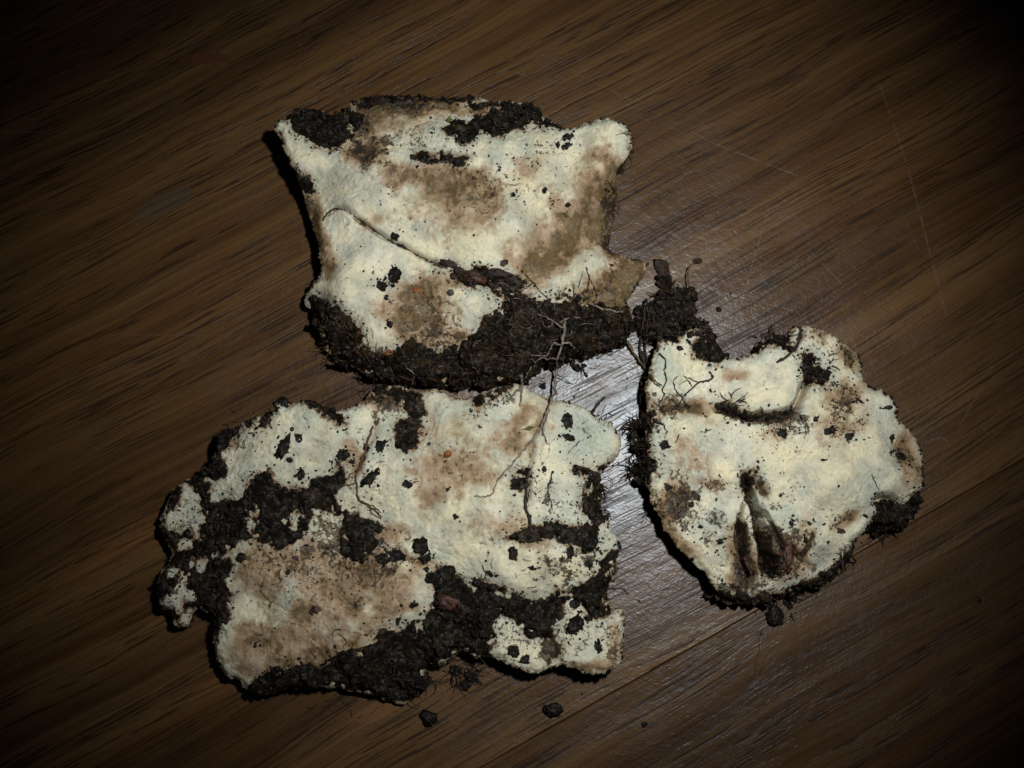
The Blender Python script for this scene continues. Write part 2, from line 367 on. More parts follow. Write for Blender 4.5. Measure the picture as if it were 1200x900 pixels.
def tube(pts, rad, sides=6, wob=0.12):
    """pts (n,3), rad (n,)"""
    pts = np.asarray(pts, float); rad = np.asarray(rad, float); n = len(pts)
    t = np.gradient(pts, axis=0); t /= np.linalg.norm(t, axis=1)[:, None]+1e-12
    up = np.array([0, 0, 1.0]); a = np.cross(t, up); ln = np.linalg.norm(a, axis=1)[:, None]
    a = np.where(ln < 1e-3, np.array([1.0, 0, 0]), a/(ln+1e-12)); b = np.cross(a, t)
    th = np.arange(sides)/sides*6.28318
    w = 1+wob*rng.normal(size=(n, sides))
    V = pts[:, None]+rad[:, None, None]*w[..., None]*(a[:, None]*np.cos(th)[None, :, None]+b[:, None]*np.sin(th)[None, :, None])
    V = V.reshape(-1, 3); F = []
    for i in range(n-1):
        for j in range(sides):
            k = (j+1) % sides; F.append([i*sides+j, i*sides+k, (i+1)*sides+k, (i+1)*sides+j])
    F.append(list(range(sides))[::-1]); F.append([(n-1)*sides+j for j in range(sides)])
    return V, F
def join(parts):
    Vs, Fs, o = [], [], 0
    for V, F in parts:
        Vs.append(V); Fs += [[i+o for i in f] for f in F]; o += len(V)
    return np.vstack(Vs), Fs
def root(name, pix, r0, r1, mat, parent, surf, lift=0.0, jit=1.0, extra=(), k=5, sides=6):
    """pix: photo pixels traced along the root; surf(x,y)->height it lies on; extra: side branches"""
    def one(pix, r0, r1):
        q = np.array([list(p)+[0]*(3-len(p)) for p in pix], float)
        q = smooth_open(q, k); n = len(q)
        q[:, :2] += rng.normal(size=(n, 2))*0.55*jit
        z = np.full(n, .011)
        for _ in range(3):
            x, y = P(q[:, 0], q[:, 1], z); z = surf(x, y)+q[:, 2]*CM+lift*CM
        if n > 6:
            zz = np.convolve(np.pad(z, 2, 'edge'), np.ones(5)/5, 'valid'); z = np.maximum(zz, z-.0006)
        r = np.linspace(r0, r1, n)*.74*PX*(1+.24*rng.normal(size=n)).clip(.5, 1.7)
        return tube(np.stack([x, y, z+r*.6], -1), r, sides)
    V, F = join([one(pix, r0, r1)]+[one(*e) for e in extra])
    return link(name, V, F, mat, parent)
table_z = lambda x, y: np.zeros(np.shape(x))

# ------------------------------------------------------------------ fungus pieces
G = 0.00021                                                # mesh spacing
class Piece:
    def __init__(s, name, label, outline, heights, grooves=(), seed=1, hscale=1.0, bumps=1.0):
        s.seed = seed; s.sat = []
        o = np.array(outline, float); x, y = P(o[:, 0], o[:, 1], o[:, 2]*CM)
        s.out = smooth_closed(np.stack([x, y], -1), 4)
        h = np.array(heights, float); h[:, 2] *= CM*hscale
        hx, hy = P(h[:, 0], h[:, 1], h[:, 2]); s.h = np.stack([hx, hy, h[:, 2]], -1)
        s.grooves = []
        for pix, w, dep in grooves:
            gx, gy = P([p[0] for p in pix], [p[1] for p in pix], 1.0*CM)
            s.grooves.append((smooth_open(np.stack([gx, gy], -1), 4), w, dep))
        c = s.out.mean(0); s.c = c; s.bumps = bumps
        s.root = bpy.data.objects.new(name, None); col.objects.link(s.root); s.root.location = (c[0], c[1], 0)
        s.root.empty_display_size = .02
        tag(s.root, label, 'fungus', 'torn fungus pieces laid out on the table')
        a, b = s.out.min(0)-12*G, s.out.max(0)+12*G
        gx, gy = np.arange(a[0]-22*G, b[0]+22*G, G), np.arange(a[1]-22*G, b[1]+60*G, G)
        s.gx, s.gy = gx, gy
        s.X, s.Y = np.meshgrid(gx, gy)
        s.S = s.sd(s.X, s.Y)
        s.Z = s.height(s.X, s.Y, s.S)
    def sd(s, X, Y):
        d = sdf(s.out, X, Y)
        return d+fbm(X, Y, 420, 3, s.seed)*3.0*PX+fbm(X, Y, 1400, 3, s.seed+5, .7)*1.8*PX
    def height(s, X, Y, S):
        num = den = 0
        for hx, hy, hz in s.h:
            w = 1/((X-hx)**2+(Y-hy)**2+(.0034)**2)**1.6; num = num+w*hz; den = den+w
        z = num/den
        b = s.bumps
        z = z+b*(fbm(X, Y, 75, 3, s.seed+20)*.0017+fbm(X, Y, 300, 4, s.seed+30)*.00016+fbm(X, Y, 1300, 2, s.seed+40)*.00009)
        # torn layers: small sharp steps, and creases
        t1, t2 = fbm(X, Y, 85, 5, s.seed+45, .55), fbm(X, Y, 140, 5, s.seed+46, .6)
        for th in (-.32, -.1, .12, .34): z = z+b*.00022*sstep(-.045, .045, t1-th)
        z = z+b*.00018*sstep(-.05, .05, t2-.22)-b*.00018*sstep(-.05, .05, -.25-t2)
        z = z-b*.0003*np.exp(-(np.abs(fbm(X, Y, 60, 4, s.seed+47))/.018)**2)*sstep(-.1, .3, fbm(X, Y, 40, 2, s.seed+48))
        d = np.clip(S/.0022, 0, 1); z = z-.0019*(1-d)**2.0
        for pts, w, dep in s.grooves:
            q, u = dline(pts, X, Y); w2 = (w[0]+(w[1]-w[0])*u)*PX*(1+.5*fbm(X, Y, 420, 3, 3))
            f = np.clip(1-q/(1.75*w2), 0, 1)**1.25*np.minimum(1, 6*np.minimum(u+.03, 1.03-u)); z = z-dep*CM*f*(1+.35*fbm(X, Y, 300, 2, 8))
        return np.maximum(z, .0012)
    def loc(s, x, y):
        """surface height at any point, soil included; the table outside"""
        ix = np.clip((np.asarray(x)-s.gx[0])/G, 0, len(s.gx)-2); iy = np.clip((np.asarray(y)-s.gy[0])/G, 0, len(s.gy)-2)
        i, j = ix.astype(int), iy.astype(int)
        return s.top[j, i]
    def blob(s, lst, seed, nf=260, na=.42):
        A = np.zeros(s.X.shape); wob = fbm(s.X, s.Y, nf, 4, seed)*na+fbm(s.X, s.Y, nf*4, 2, seed+3)*na*.35
        for (px, py, rx, ry, rot, st) in lst:
            cx, cy = P(px, py, .011); c, q = math.cos(rot), math.sin(rot)
            dx, dy = (s.X-cx)/PX, (s.Y-cy)/PX
            r = np.sqrt(((dx*c+dy*q)/rx)**2+((-dx*q+dy*c)/ry)**2)
            A = 1-(1-A)*(1-st*sstep(1.55, .15, r+wob))
        return A
    def tri(s, S, Z, sink=None, skirt=None):
        """grid cells with S>0 as quads, rim snapped to S=0, optional skirt down to the table"""
        ok = S > 0
        cell = ok[:-1, :-1] & ok[1:, :-1] & ok[:-1, 1:] & ok[1:, 1:]
        ny, nx = S.shape; idx = np.arange(ny*nx).reshape(ny, nx)
        q = np.stack([idx[:-1, :-1][cell], idx[:-1, 1:][cell], idx[1:, 1:][cell], idx[1:, :-1][cell]], -1)
        if not len(q): return None
        used = np.unique(q); remap = np.full(ny*nx, -1); remap[used] = np.arange(len(used)); F = remap[q]
        e = np.vstack([F[:, [0, 1]], F[:, [1, 2]], F[:, [2, 3]], F[:, [3, 0]]]); n = len(used)
        key = e[:, 0].astype(np.int64)*n+e[:, 1]; rev = e[:, 1].astype(np.int64)*n+e[:, 0]
        be = e[~np.isin(key, rev)]; bv = np.unique(be)
        gy_, gx_ = np.gradient(S, G); gm = np.hypot(gx_, gy_)+1e-9
        V = np.stack([s.X.ravel()[used], s.Y.ravel()[used], Z.ravel()[used]], -1)
        nxv, nyv = (gx_/gm).ravel()[used][bv], (gy_/gm).ravel()[used][bv]
        st = np.minimum((S/gm).ravel()[used][bv], 1.3*G)
        V[bv, 0] -= nxv*st; V[bv, 1] -= nyv*st
        if sink is not None: V[bv, 2] -= sink
        faces = [F]; src = used
        if skirt is not None:
            m = len(bv); pos = np.full(n, -1); pos[bv] = np.arange(m); prev = bv; base = V[bv].copy()
            dirs = np.stack([nxv, nyv], -1)
            for r, (fr, ins) in enumerate(skirt):
                w = 1+.5*fbm(base[:, 0], base[:, 1]+r*.003, 500, 3, s.seed+60+r)
                R = base.copy(); R[:, :2] += dirs*(ins*w)[:, None]; R[:, 2] = np.maximum(base[:, 2]*fr, 0)
                ids = np.arange(m)+len(V); V = np.vstack([V, R]); src = np.concatenate([src, used[bv]])
                a, b = be[:, 0], be[:, 1]
                pa, pb = prev[pos[a]], prev[pos[b]]
                faces.append(np.stack([pb, pa, ids[pos[a]], ids[pos[b]]], -1)); prev = ids
        return V, np.vstack(faces), src
    def flesh(s, brown, dirt, wet, wall_dirt=.75):
        B, Dt, W = s.blob(brown, s.seed+70), s.blob(dirt, s.seed+80, 420, .6), s.blob(wet, s.seed+90)
        sp = sstep(.15, .75, fbm(s.X, s.Y, 160, 3, s.seed+99))
        Dt = np.maximum(Dt, .16+.15*sp); B = np.maximum(B, .16*sstep(.0, .7, fbm(s.X, s.Y, 110, 3, s.seed+98)))
        def box(A, r):
            for ax in (0, 1):
                c = np.cumsum(np.pad(A, [(r+1, r) if q == ax else (0, 0) for q in (0, 1)], 'edge'), ax)
                A = (np.take(c, np.arange(2*r+1, c.shape[ax]), ax)-np.take(c, np.arange(0, c.shape[ax]-2*r-1), ax))/(2*r+1)
            return A
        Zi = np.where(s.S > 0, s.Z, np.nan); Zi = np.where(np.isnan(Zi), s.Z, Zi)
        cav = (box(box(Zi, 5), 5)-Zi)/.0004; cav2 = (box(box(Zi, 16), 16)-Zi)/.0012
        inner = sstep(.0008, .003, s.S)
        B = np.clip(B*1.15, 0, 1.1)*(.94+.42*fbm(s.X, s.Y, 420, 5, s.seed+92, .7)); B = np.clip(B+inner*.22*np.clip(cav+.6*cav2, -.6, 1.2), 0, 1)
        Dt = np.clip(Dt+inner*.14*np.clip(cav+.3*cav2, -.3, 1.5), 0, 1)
        rim = sstep(.0011, 0, s.S+fbm(s.X, s.Y, 380, 3, s.seed+97)*.0007)
        Dt = np.maximum(Dt, rim*.52); B = np.maximum(B, rim*.5); W = np.maximum(W, sstep(.003, .0004, s.S+fbm(s.X, s.Y, 200, 3, s.seed+93)*.0018)*.6)
        if s.soil_sd is not None:
            halo = sstep(-.0012, .0002, s.soil_sd+fbm(s.X, s.Y, 500, 2, 4)*.0005)
            Dt = np.maximum(Dt, halo*.56); B = np.maximum(B, halo*.5); cov = sstep(-.0001, .0005, s.soil_sd); Dt = np.maximum(Dt, cov); B = np.maximum(B, cov)
        W = np.maximum(W, .42*sstep(.05, .6, fbm(s.X, s.Y, 120, 5, s.seed+95, .6)))
        if s.soil_sd is not None:
            far = sstep(-.0042, -.0004, s.soil_sd+fbm(s.X, s.Y, 240, 3, s.seed+94)*.0026); W = np.maximum(W, far*.72); B = np.maximum(B, far*.16); Dt = np.maximum(Dt, far*.30)
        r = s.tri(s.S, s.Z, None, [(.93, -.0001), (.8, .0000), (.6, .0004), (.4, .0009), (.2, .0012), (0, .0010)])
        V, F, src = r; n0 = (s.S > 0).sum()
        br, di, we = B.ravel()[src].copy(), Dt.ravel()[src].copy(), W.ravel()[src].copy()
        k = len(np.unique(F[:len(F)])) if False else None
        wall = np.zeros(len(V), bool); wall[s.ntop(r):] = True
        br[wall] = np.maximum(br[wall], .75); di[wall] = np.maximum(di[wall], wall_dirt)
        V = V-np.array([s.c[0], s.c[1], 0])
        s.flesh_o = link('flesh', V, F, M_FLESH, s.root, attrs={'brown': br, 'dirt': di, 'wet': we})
    def ntop(s, r):
        V, F, src = r; u, first = np.unique(src, return_index=True)
        # the top vertices come first and are unique
        return len(u)
    def soils(s, patches):
        """patches: (polygon pixels, thickness cm, islands, material, trace height cm)"""
        s.top = np.where(s.S > 0, s.Z, 0.0); s.soil_sd = np.full(s.X.shape, -1.0); todo = []
        # ground that soil spilling over the edge rests on
        base = np.where(s.S > 0, s.Z, np.maximum(.0012, .006*sstep(-.004, 0, s.S)))
        for i, (poly, th, islands, mat, tz) in enumerate(patches):
            q = np.array(poly, float); x, y = P(q[:, 0], q[:, 1], tz*CM)
            d = sdf(smooth_closed(np.stack([x, y], -1), 3), s.X, s.Y)
            for isl in islands:
                q = np.array(isl, float); x, y = P(q[:, 0], q[:, 1], tz*CM)
                d = np.minimum(d, -sdf(smooth_closed(np.stack([x, y], -1), 3), s.X, s.Y))
            d = d+fbm(s.X, s.Y, 330, 3, s.seed+i*7+200)*4.6*PX+fbm(s.X, s.Y, 1100, 3, s.seed+i*7+210, .7)*4.2*PX
            hole = (.34-fbm(s.X, s.Y, 400, 3, s.seed+i*5+260, .6))*.0030; d = np.where(d < .0030, np.minimum(d, hole+np.clip(d-.0015, 0, 1)*1.5), d)
            pr = np.clip(d/.0012, 0, 1)**.6
            cell = 1-np.clip(cellular(s.X, s.Y, 700, s.seed+i), 0, 1)
            cell2 = 1-np.clip(cellular(s.X+.3, s.Y, 1500, s.seed+i+50), 0, 1)
            lum = .5+.75*fbm(s.X, s.Y, 260, 5, s.seed+i*3+220, .65)+.6*fbm(s.X, s.Y, 110, 2, s.seed+i+230)+.5*sstep(.1, .16, fbm(s.X, s.Y, 200, 3, s.seed+i+235))
            z = base+pr*(th*CM*np.clip(lum, .12, 2)*1.25+cell*.0005*sstep(-.3, .5, fbm(s.X, s.Y, 300, 2, s.seed+i+240))+cell2*.00022)
            z = np.where(d > 0, z, base)
            s.soil_sd = np.maximum(s.soil_sd, d)
            s.top = np.where(d > 0, np.maximum(s.top, z), s.top)
            todo.append((d, z, mat))
        for d, z, mat in todo:
            r = s.tri(d, z, .0004, [(.5, .0003), (0, .0006)] if False else None)
            if r is None: continue
            V, F, src = r
            # patch rims off the flesh go down to the table
            off = s.S.ravel()[src] < 0
            if off.any():
                dd = d.ravel()[src]; low = off & (dd < 2.2*G); V[low, 2] = 0.0001
            V = V-np.array([s.c[0], s.c[1], 0])
            link('soil_crust', V, F, mat, s.root)
    def local(s, o):
        o.location = Vector(o.location)-Vector((s.c[0], s.c[1], 0)); o.parent = s.root; return o
    def lump(s, px, py, rx, ry, rot=0.0, mat=None, name='soil_clod', h=.42, seed=0, sink=.0003, label=None, rough=.42):
        if name == 'soil_clod': s.sat.append((px, py, rx*1.25, ry*1.25, int(3+rx*ry*.16), 1.0+.22*min(rx, ry)))
        z = .011
        for _ in range(3):
            x, y = P(px, py, z); z = float(s.loc(x, y))
        o = clod(name, float(x), float(y), z-sink, rx*PX*.82, ry*PX*.82, -rot, mat or M_SOIL, None, h, seed or int(px*7+py), rough)
        if label: o['label'] = label
        return s.local(o)
    def grow(s, name, pix, r0, r1, mat, **kw):
        o = root(name, pix, r0, r1, mat, None, s.loc, **kw); return s.local(o)
    def scatter(s, n_soil, specks, n_rim, rmin=.6, rmax=2.6):
        """loose crumbs caked onto the soil, the rim and the flesh"""
        Xs, Ys, Rs = [], [], []
        jj, ii = np.nonzero(s.soil_sd > .0001)
        if len(jj):
            p = rng.integers(0, len(jj), n_soil); Xs.append(s.gx[ii[p]]+rng.uniform(-G, G, n_soil)); Ys.append(s.gy[jj[p]]+rng.uniform(-G, G, n_soil))
            Rs.append((rmin+(rmax*2.1-rmin)*rng.random(n_soil)**4.5)*PX)
        jj, ii = np.nonzero((np.abs(s.soil_sd+.0005+.0006*fbm(s.X, s.Y, 200, 2, s.seed+3)) < .0013) & (s.S > 0))
        if len(jj):
            m = int(n_soil*.8); p = rng.integers(0, len(jj), m); Xs.append(s.gx[ii[p]]); Ys.append(s.gy[jj[p]]); Rs.append((.4+1.8*rng.random(m)**3.5)*PX)
        jj, ii = np.nonzero((s.S > -.0002) & (s.S < .0005))
        keep = vnoise(s.gx[ii]*240, s.gy[jj]*240, s.seed+7) > .48; jj, ii = jj[keep], ii[keep]
        p = rng.integers(0, len(jj), n_rim); Xs.append(s.gx[ii[p]]); Ys.append(s.gy[jj[p]]); Rs.append((.7+1.9*rng.random(n_rim)**2)*PX)
        for (px, py, rx, ry, n, r) in list(specks)+s.sat:
            x, y = P(px+rng.normal(size=n)*rx*.55, py+rng.normal(size=n)*ry*.55, .011)
            ok = vnoise(x*420, y*420, s.seed+2)*.7+vnoise(x*1100, y*1100, s.seed+3)*.3 > (.50 if n > 20 else 0)
            x, y = x[ok], y[ok]; n = len(x)
            Xs.append(x); Ys.append(y); Rs.append(r*(.3+.9*rng.random(n)**2.5)*PX)
        X, Y, R = map(np.concatenate, (Xs, Ys, Rs)); Z = s.loc(X, Y); m = Z > .0009; X, Y, Z, R = X[m], Y[m], Z[m], R[m]
        V, F = crumbs(X, Y, Z-R*.25, R); V = V-np.array([s.c[0], s.c[1], 0])
        tag(link('soil_crumbs', V, F, M_SOIL2, s.root, smooth=False), kind='stuff')
    def bristles(s, spots, mat, name='root_hairs'):
        """spots: px,py,radius px,count,length px,thickness px, lift cm"""
        parts = []
        for (px, py, rad, n, ln, th, lift) in spots:
            for _ in range(n):
                a = rng.uniform(0, 6.283); b = a+rng.normal()*.9; r = rad*math.sqrt(rng.random())
                x0, y0 = px+r*math.cos(a), py+r*math.sin(a); l = ln*rng.uniform(.4, 1.2); cv = rng.normal()*.6
                m = 5; t = np.linspace(0, 1, m); qx = x0+l*t*np.cos(b+cv*t); qy = y0+l*t*np.sin(b+cv*t)
                x, y = P(qx, qy, .006); z0 = float(np.max(s.loc(x[:1], y[:1])))
                z = np.maximum(s.loc(x, y), z0*(1-.6*t))+.0002+lift*CM*rng.random()*np.sin(t*2.2)
                parts.append(tube(np.stack([x, y, z], -1), np.linspace(1, .45, m)*th*PX*rng.uniform(.7, 1.3), 4, .1))
        V, F = join(parts); V = V-np.array([s.c[0], s.c[1], 0])
        return tag(link(name, V, F, mat, s.root), kind='stuff')

# ---- the piece with the sloping soil-covered lower edge
p1 = Piece('fungus_piece', 'four-cornered cream fungus piece with thick root-threaded soil along one long side',
    [(323, 149, 1.2), (335, 140, 1.2), (354, 132, 1.1), (371, 129, 1.1), (391, 137, 1.1), (408, 130, 1.), (417, 120, .9), (441, 113, .8), (484, 108, .8), (506, 114, .8),
     (521, 117, .8), (549, 114, .8), (560, 113, .8), (591, 118, .8), (617, 122, .8), (633, 132, .8), (646, 144, .9), (659, 153, 1), (676, 152, 1.1), (700, 143, 1.2),
     (715, 143, 1.2), (730, 151, 1.2), (739, 164, 1.2), (737, 185, 1.1), (726, 201, .8), (718, 212, .5), (719, 231, .4), (720, 252, .4), (716, 278, .4), (714, 291, .5),
     (728, 301, .5), (737, 306, .5), (750, 308, .5), (759, 312, .5), (748, 331, .5), (739, 346, .5), (734, 354, .5), (740, 372, .5), (737, 391, .4), (728, 402, .3),
     (704, 409, .2), (680, 415, .2), (659, 421, .2), (624, 434, .2), (607, 445, .2), (560, 448, .2), (520, 449, .2), (480, 447, .2), (451, 445, .2), (432, 441, .2),
     (421, 433, .2), (393, 422, .2), (382, 404, .3), (375, 387, .3), (369, 367, .3), (359, 357, .3), (373, 335, .4), (381, 320, .5), (377, 303, .5), (374, 281, .6),
     (364, 255, .6), (359, 235, .7), (352, 215, 1.), (343, 198, 1.1), (335, 177, 1.2)],
    [(325, 150, 1.35), (360, 150, 1.3), (345, 190, 1.35), (480, 118, .85), (560, 120, .85), (620, 130, .95), (480, 145, 1.2), (580, 185, 1.35), (650, 175, 1.4), (712, 160, 1.65),
     (705, 195, 1.6), (690, 212, 1.4), (676, 236, 1.0), (668, 262, .55), (655, 285, .4), (640, 297, .42), (626, 312, .6), (608, 298, 1.15), (700, 275, .5), (600, 260, 1.45), (560, 290, 1.4), (540, 235, 1.15), (500, 215, 1.2), (420, 220, 1.4), (400, 320, 1.45),
     (400, 350, 1.4), (440, 390, 1.3), (480, 365, 1.), (500, 385, 1.), (540, 352, 1.3), (575, 360, 1.25), (600, 350, 1.05), (690, 310, 1.2), (740, 320, .7), (700, 250, 1.0), (713, 250, .4),
     (717, 275, .45), (710, 372, .85), (650, 370, 1.05), (560, 400, 1.05), (480, 412, .95), (400, 385, .8), (372, 362, .45), (400, 418, .3), (450, 438, .35), (520, 440, .4),
     (600, 435, .4), (660, 412, .4), (730, 395, .35), (735, 372, .55), (365, 243, .8), (378, 270, 1.0), (385, 300, 1.1), (382, 315, .8)],
    grooves=[([(380, 256), (392, 246), (405, 248), (425, 263), (450, 280), (475, 291), (500, 305), (520, 312)], (2.2, 3.0), .16), ([(500, 190), (520, 190), (550, 186)], (5, 5), .2),
             ([(560, 335), (590, 330), (612, 325)], (6, 5), .15), ([(540, 160), (560, 150), (580, 150)], (7, 7), .15)], seed=11)
p1.soils([
    ([(342, 135), (356, 129), (371, 127), (391, 135), (408, 128), (425, 121), (428, 136), (424, 149), (414, 157), (404, 166), (396, 172), (382, 176), (371, 172), (362, 165), (352, 160), (346, 150)], .14, [], M_SOIL, 1.15),
    ([(548, 116), (580, 118), (617, 122), (633, 132), (646, 144), (657, 153), (640, 150), (618, 144), (611, 152), (598, 155), (583, 168), (570, 163), (545, 172), (533, 166), (515, 156), (530, 148), (540, 142), (550, 146), (556, 132), (549, 124)], .13, [[(558, 128), (575, 122), (588, 124), (580, 130), (566, 133)]], M_SOIL, 1.),
    ([(511, 306), (522, 302), (540, 314), (560, 311), (580, 312), (600, 316), (618, 323), (610, 340), (592, 345), (578, 339), (566, 333), (552, 336), (538, 323), (522, 314)], .06, [], M_SOIL2, 1.35),
    ([(416, 124), (428, 115), (446, 110), (470, 107), (492, 107), (508, 112), (528, 115), (548, 112), (552, 119), (534, 124), (512, 121), (494, 121), (478, 118), (458, 121), (442, 126), (430, 134), (420, 134)], .05, [], M_SOIL2, .85),
    ([(486, 185), (496, 181), (506, 183), (520, 181), (534, 183), (553, 185), (545, 192), (536, 196), (520, 194), (506, 197), (491, 191)], .10, [], M_SOIL, 1.2),
    ([(344, 200), (355, 206), (366, 214), (369, 222), (364, 227), (356, 222), (347, 212)], .10, [], M_SOIL, 1.1),
    ([(359, 357), (372, 347), (380, 352), (390, 360), (405, 362), (409, 374), (420, 385), (428, 393), (424, 406), (436, 415), (452, 414), (465, 410), (474, 408), (483, 400), (496, 404), (508, 409), (528, 412), (548, 402), (563, 392), (571, 378), (586, 367), (596, 350), (613, 347), (633, 354), (654, 350), (682, 349), (693, 355), (715, 361), (736, 358), (742, 374), (738, 391), (729, 403), (704, 410), (680, 416), (659, 422), (624, 436), (607, 448), (560, 451), (520, 452), (480, 450), (451, 448), (432, 444), (420, 436), (392, 424), (380, 404), (373, 385)], .17, [[(510, 392), (518, 381), (534, 376), (556, 378), (566, 384), (556, 394), (536, 406), (520, 406)]], M_SOIL2, .75),
])
p1.flesh(brown=[(535, 238, 58, 46, .2, .55), (520, 215, 34, 20, 0, .42), (565, 225, 26, 26, 0, .35), (500, 208, 34, 14, 0, .5), (460, 207, 24, 20, .3, .62), (430, 182, 28, 18, .2, .95), (684, 240, 24, 62, -.25, .60), (652, 285, 58, 36, .5, .62), (625, 315, 32, 24, 0, .45), (618, 198, 26, 14, .2, .38),  # tan blobs in the right-hand hollow also paint its shading into the colour
               (490, 368, 44, 44, .3, .85), (505, 335, 26, 14, .2, .5), (738, 322, 36, 34, 0, 1.0), (712, 338, 32, 26, 0, .85), (725, 350, 30, 20, 0, .95), (716, 250, 22, 56, 0, 1.0), (695, 225, 14, 40, -.2, .5), (366, 262, 15, 44, .2, 1.0), (388, 310, 9, 26, .1, .6), (530, 395, 22, 12, .2, .7),
               (470, 119, 72, 22, 0, .98), (432, 140, 20, 30, 0, .95), (530, 120, 44, 14, 0, .9), (575, 127, 25, 10, 0, .5), (480, 150, 40, 14, 0, .3), (650, 235, 8, 12, 0, .6), (440, 260, 24, 10, .4, .35), (545, 332, 16, 12, 0, .45)],
         dirt=[(430, 180, 26, 20, 0, .55), (470, 116, 70, 13, 0, .80), (435, 190, 26, 20, 0, .4), (430, 140, 13, 18, 0, .6), (480, 160, 40, 22, 0, .42), (555, 235, 40, 40, 0, .34), (490, 370, 40, 40, 0, .5), (735, 322, 26, 24, 0, .45), (717, 252, 13, 50, 0, .95), (600, 200, 60, 40, 0, .30),
               (460, 205, 22, 20, 0, .42), (700, 345, 22, 14, 0, .5), (370, 260, 9, 34, 0, .55), (360, 172, 15, 10, 0, .5), (530, 395, 26, 14, 0, .5), (420, 260, 16, 14, 0, .35), (640, 180, 20, 20, 0, .3), (400, 385, 20, 20, 0, .6)],
         wet=[(615, 170, 16, 22, .2, .8), (365, 165, 16, 14, 0, .7), (515, 168, 30, 12, 0, .5), (390, 262, 8, 12, 0, .7), (500, 205, 8, 30, .2, .5), (560, 355, 24, 14, 0, .25), (480, 115, 12, 8, 0, .8), (670, 300, 20, 12, 0, .25)])
for a in [(446, 334, 8, 6, .3), (460, 322, 8, 11, .4), (452, 349, 4, 4, 0), (456, 381, 5, 5, .3), (617, 179, 5, 4, .2), (664, 172, 9, 5, -.5), (665, 161, 6, 5, 0), (600, 228, 4, 4, 0), (585, 197, 3, 4, 0), (638, 221, 4, 5, 0), (666, 238, 4, 5, 0), (650, 173, 3, 4, .2), (457, 354, 3, 3, 0), (462, 276, 7, 5, .5), (470, 288, 8, 4, .4)]:
    p1.lump(*a)
p1.lump(528, 343, 5.5, 5.5, 0, simple_material('grey_grain', (.03, .032, .028), (.09, .09, .075)), 'grit_grain', h=.9, label='round grey grit grain', rough=.12)
p1.lump(488, 339, 8, 4, .1, M_ORANGE, 'orange_fleck', h=.5, label='small orange fleck')
p1.lump(456, 413, 5, 3, .1, M_ORANGE, 'orange_fleck', h=.5, label='small orange fleck')
for a in [(525, 309, 11, 5, .35), (541, 319, 12, 5, .3), (583, 320, 22, 5, .12), (602, 328, 16, 6, .35), (578, 335, 9, 4, .6), (599, 338, 10, 4, -.3)]:
    p1.lump(*a, M_BARK, 'bark_chip', h=.55, rough=.5)
p1.lump(556, 326, 13, 7, .25, M_RBARK, 'bark_chip', h=.6, label='reddish brown bark chip', rough=.45)
p1.lump(588, 309, 7, 4, -.2, M_RBARK, 'bark_chip', h=.6, label='reddish brown bark chip', rough=.45)
p1.lump(440, 130, 6, 3, -.6, M_MOSS, 'moss_tuft', h=.5); p1.lump(525, 143, 3, 7, .2, M_MOSS, 'moss_tuft', h=.5); p1.lump(664, 247, 4, 8, 0, M_MOSS, 'moss_tuft', h=.25); p1.lump(523, 142, 7, 3, -.5, M_MOSS, 'moss_tuft', h=.4)
p1.grow('root', [(378, 259), (385, 249), (395, 245), (405, 246), (418, 255), (430, 263), (445, 274), (458, 283), (470, 289), (485, 296), (500, 305), (512, 309)], 1.6, 1.1, M_DROOT)
p1.grow('root', [(615, 322), (625, 331), (632, 341), (642, 350)], 1.3, .8, M_DROOT, extra=[([(625, 331), (618, 338), (612, 336)], .8, .5)])
p1.grow('root', [(686, 313), (691, 326), (696, 336), (700, 346)], 1.2, .8, M_DROOT)
p1.grow('root', [(690, 356), (705, 361), (720, 365), (730, 365)], 2.0, 1.2, M_ROOT, lift=.03)
p1.grow('root', [(386, 434), (395, 436), (410, 443), (424, 447)], 1.0, .7, M_BROOT)
p1.grow('root', [(476, 431), (484, 437), (483, 447), (480, 455)], .9, .6, M_ROOT, lift=.05)
p1.scatter(2600, [(600, 230, 90, 60, 150, 1.3), (480, 160, 50, 28, 130, 1.2), (560, 250, 50, 45, 110, 1.1), (620, 200, 60, 30, 40, 2.2), (430, 290, 60, 30, 50, 1.2), (490, 370, 45, 35, 160, 1.2), (455, 330, 14, 10, 30, 2.2), (660, 165, 12, 12, 14, 2.6), (650, 240, 12, 14, 12, 2.0), (460, 215, 30, 25, 60, 1.1), (680, 320, 40, 25, 40, 1.3), (360, 165, 16, 14, 30, 1.4), (600, 340, 25, 16, 50, 1.6)], 500)
p1.bristles([(400, 405, 22, 26, 22, .6, .15), (440, 432, 30, 40, 18, .5, .15), (560, 430, 60, 50, 14, .4, .1), (680, 385, 45, 45, 14, .45, .15), (620, 410, 35, 45, 14, .5, .15), (718, 235, 6, 16, 12, .5, .1), (735, 175, 6, 10, 12, .4, .1), (730, 375, 12, 16, 12, .5, .1), (545, 400, 40, 25, 12, .4, .1)], M_BROOT)
p1.bristles([(640, 380, 50, 22, 16, .45, .2), (530, 425, 60, 14, 12, .35, .1), (600, 350, 14, 8, 12, .5, .2)], M_ROOT)

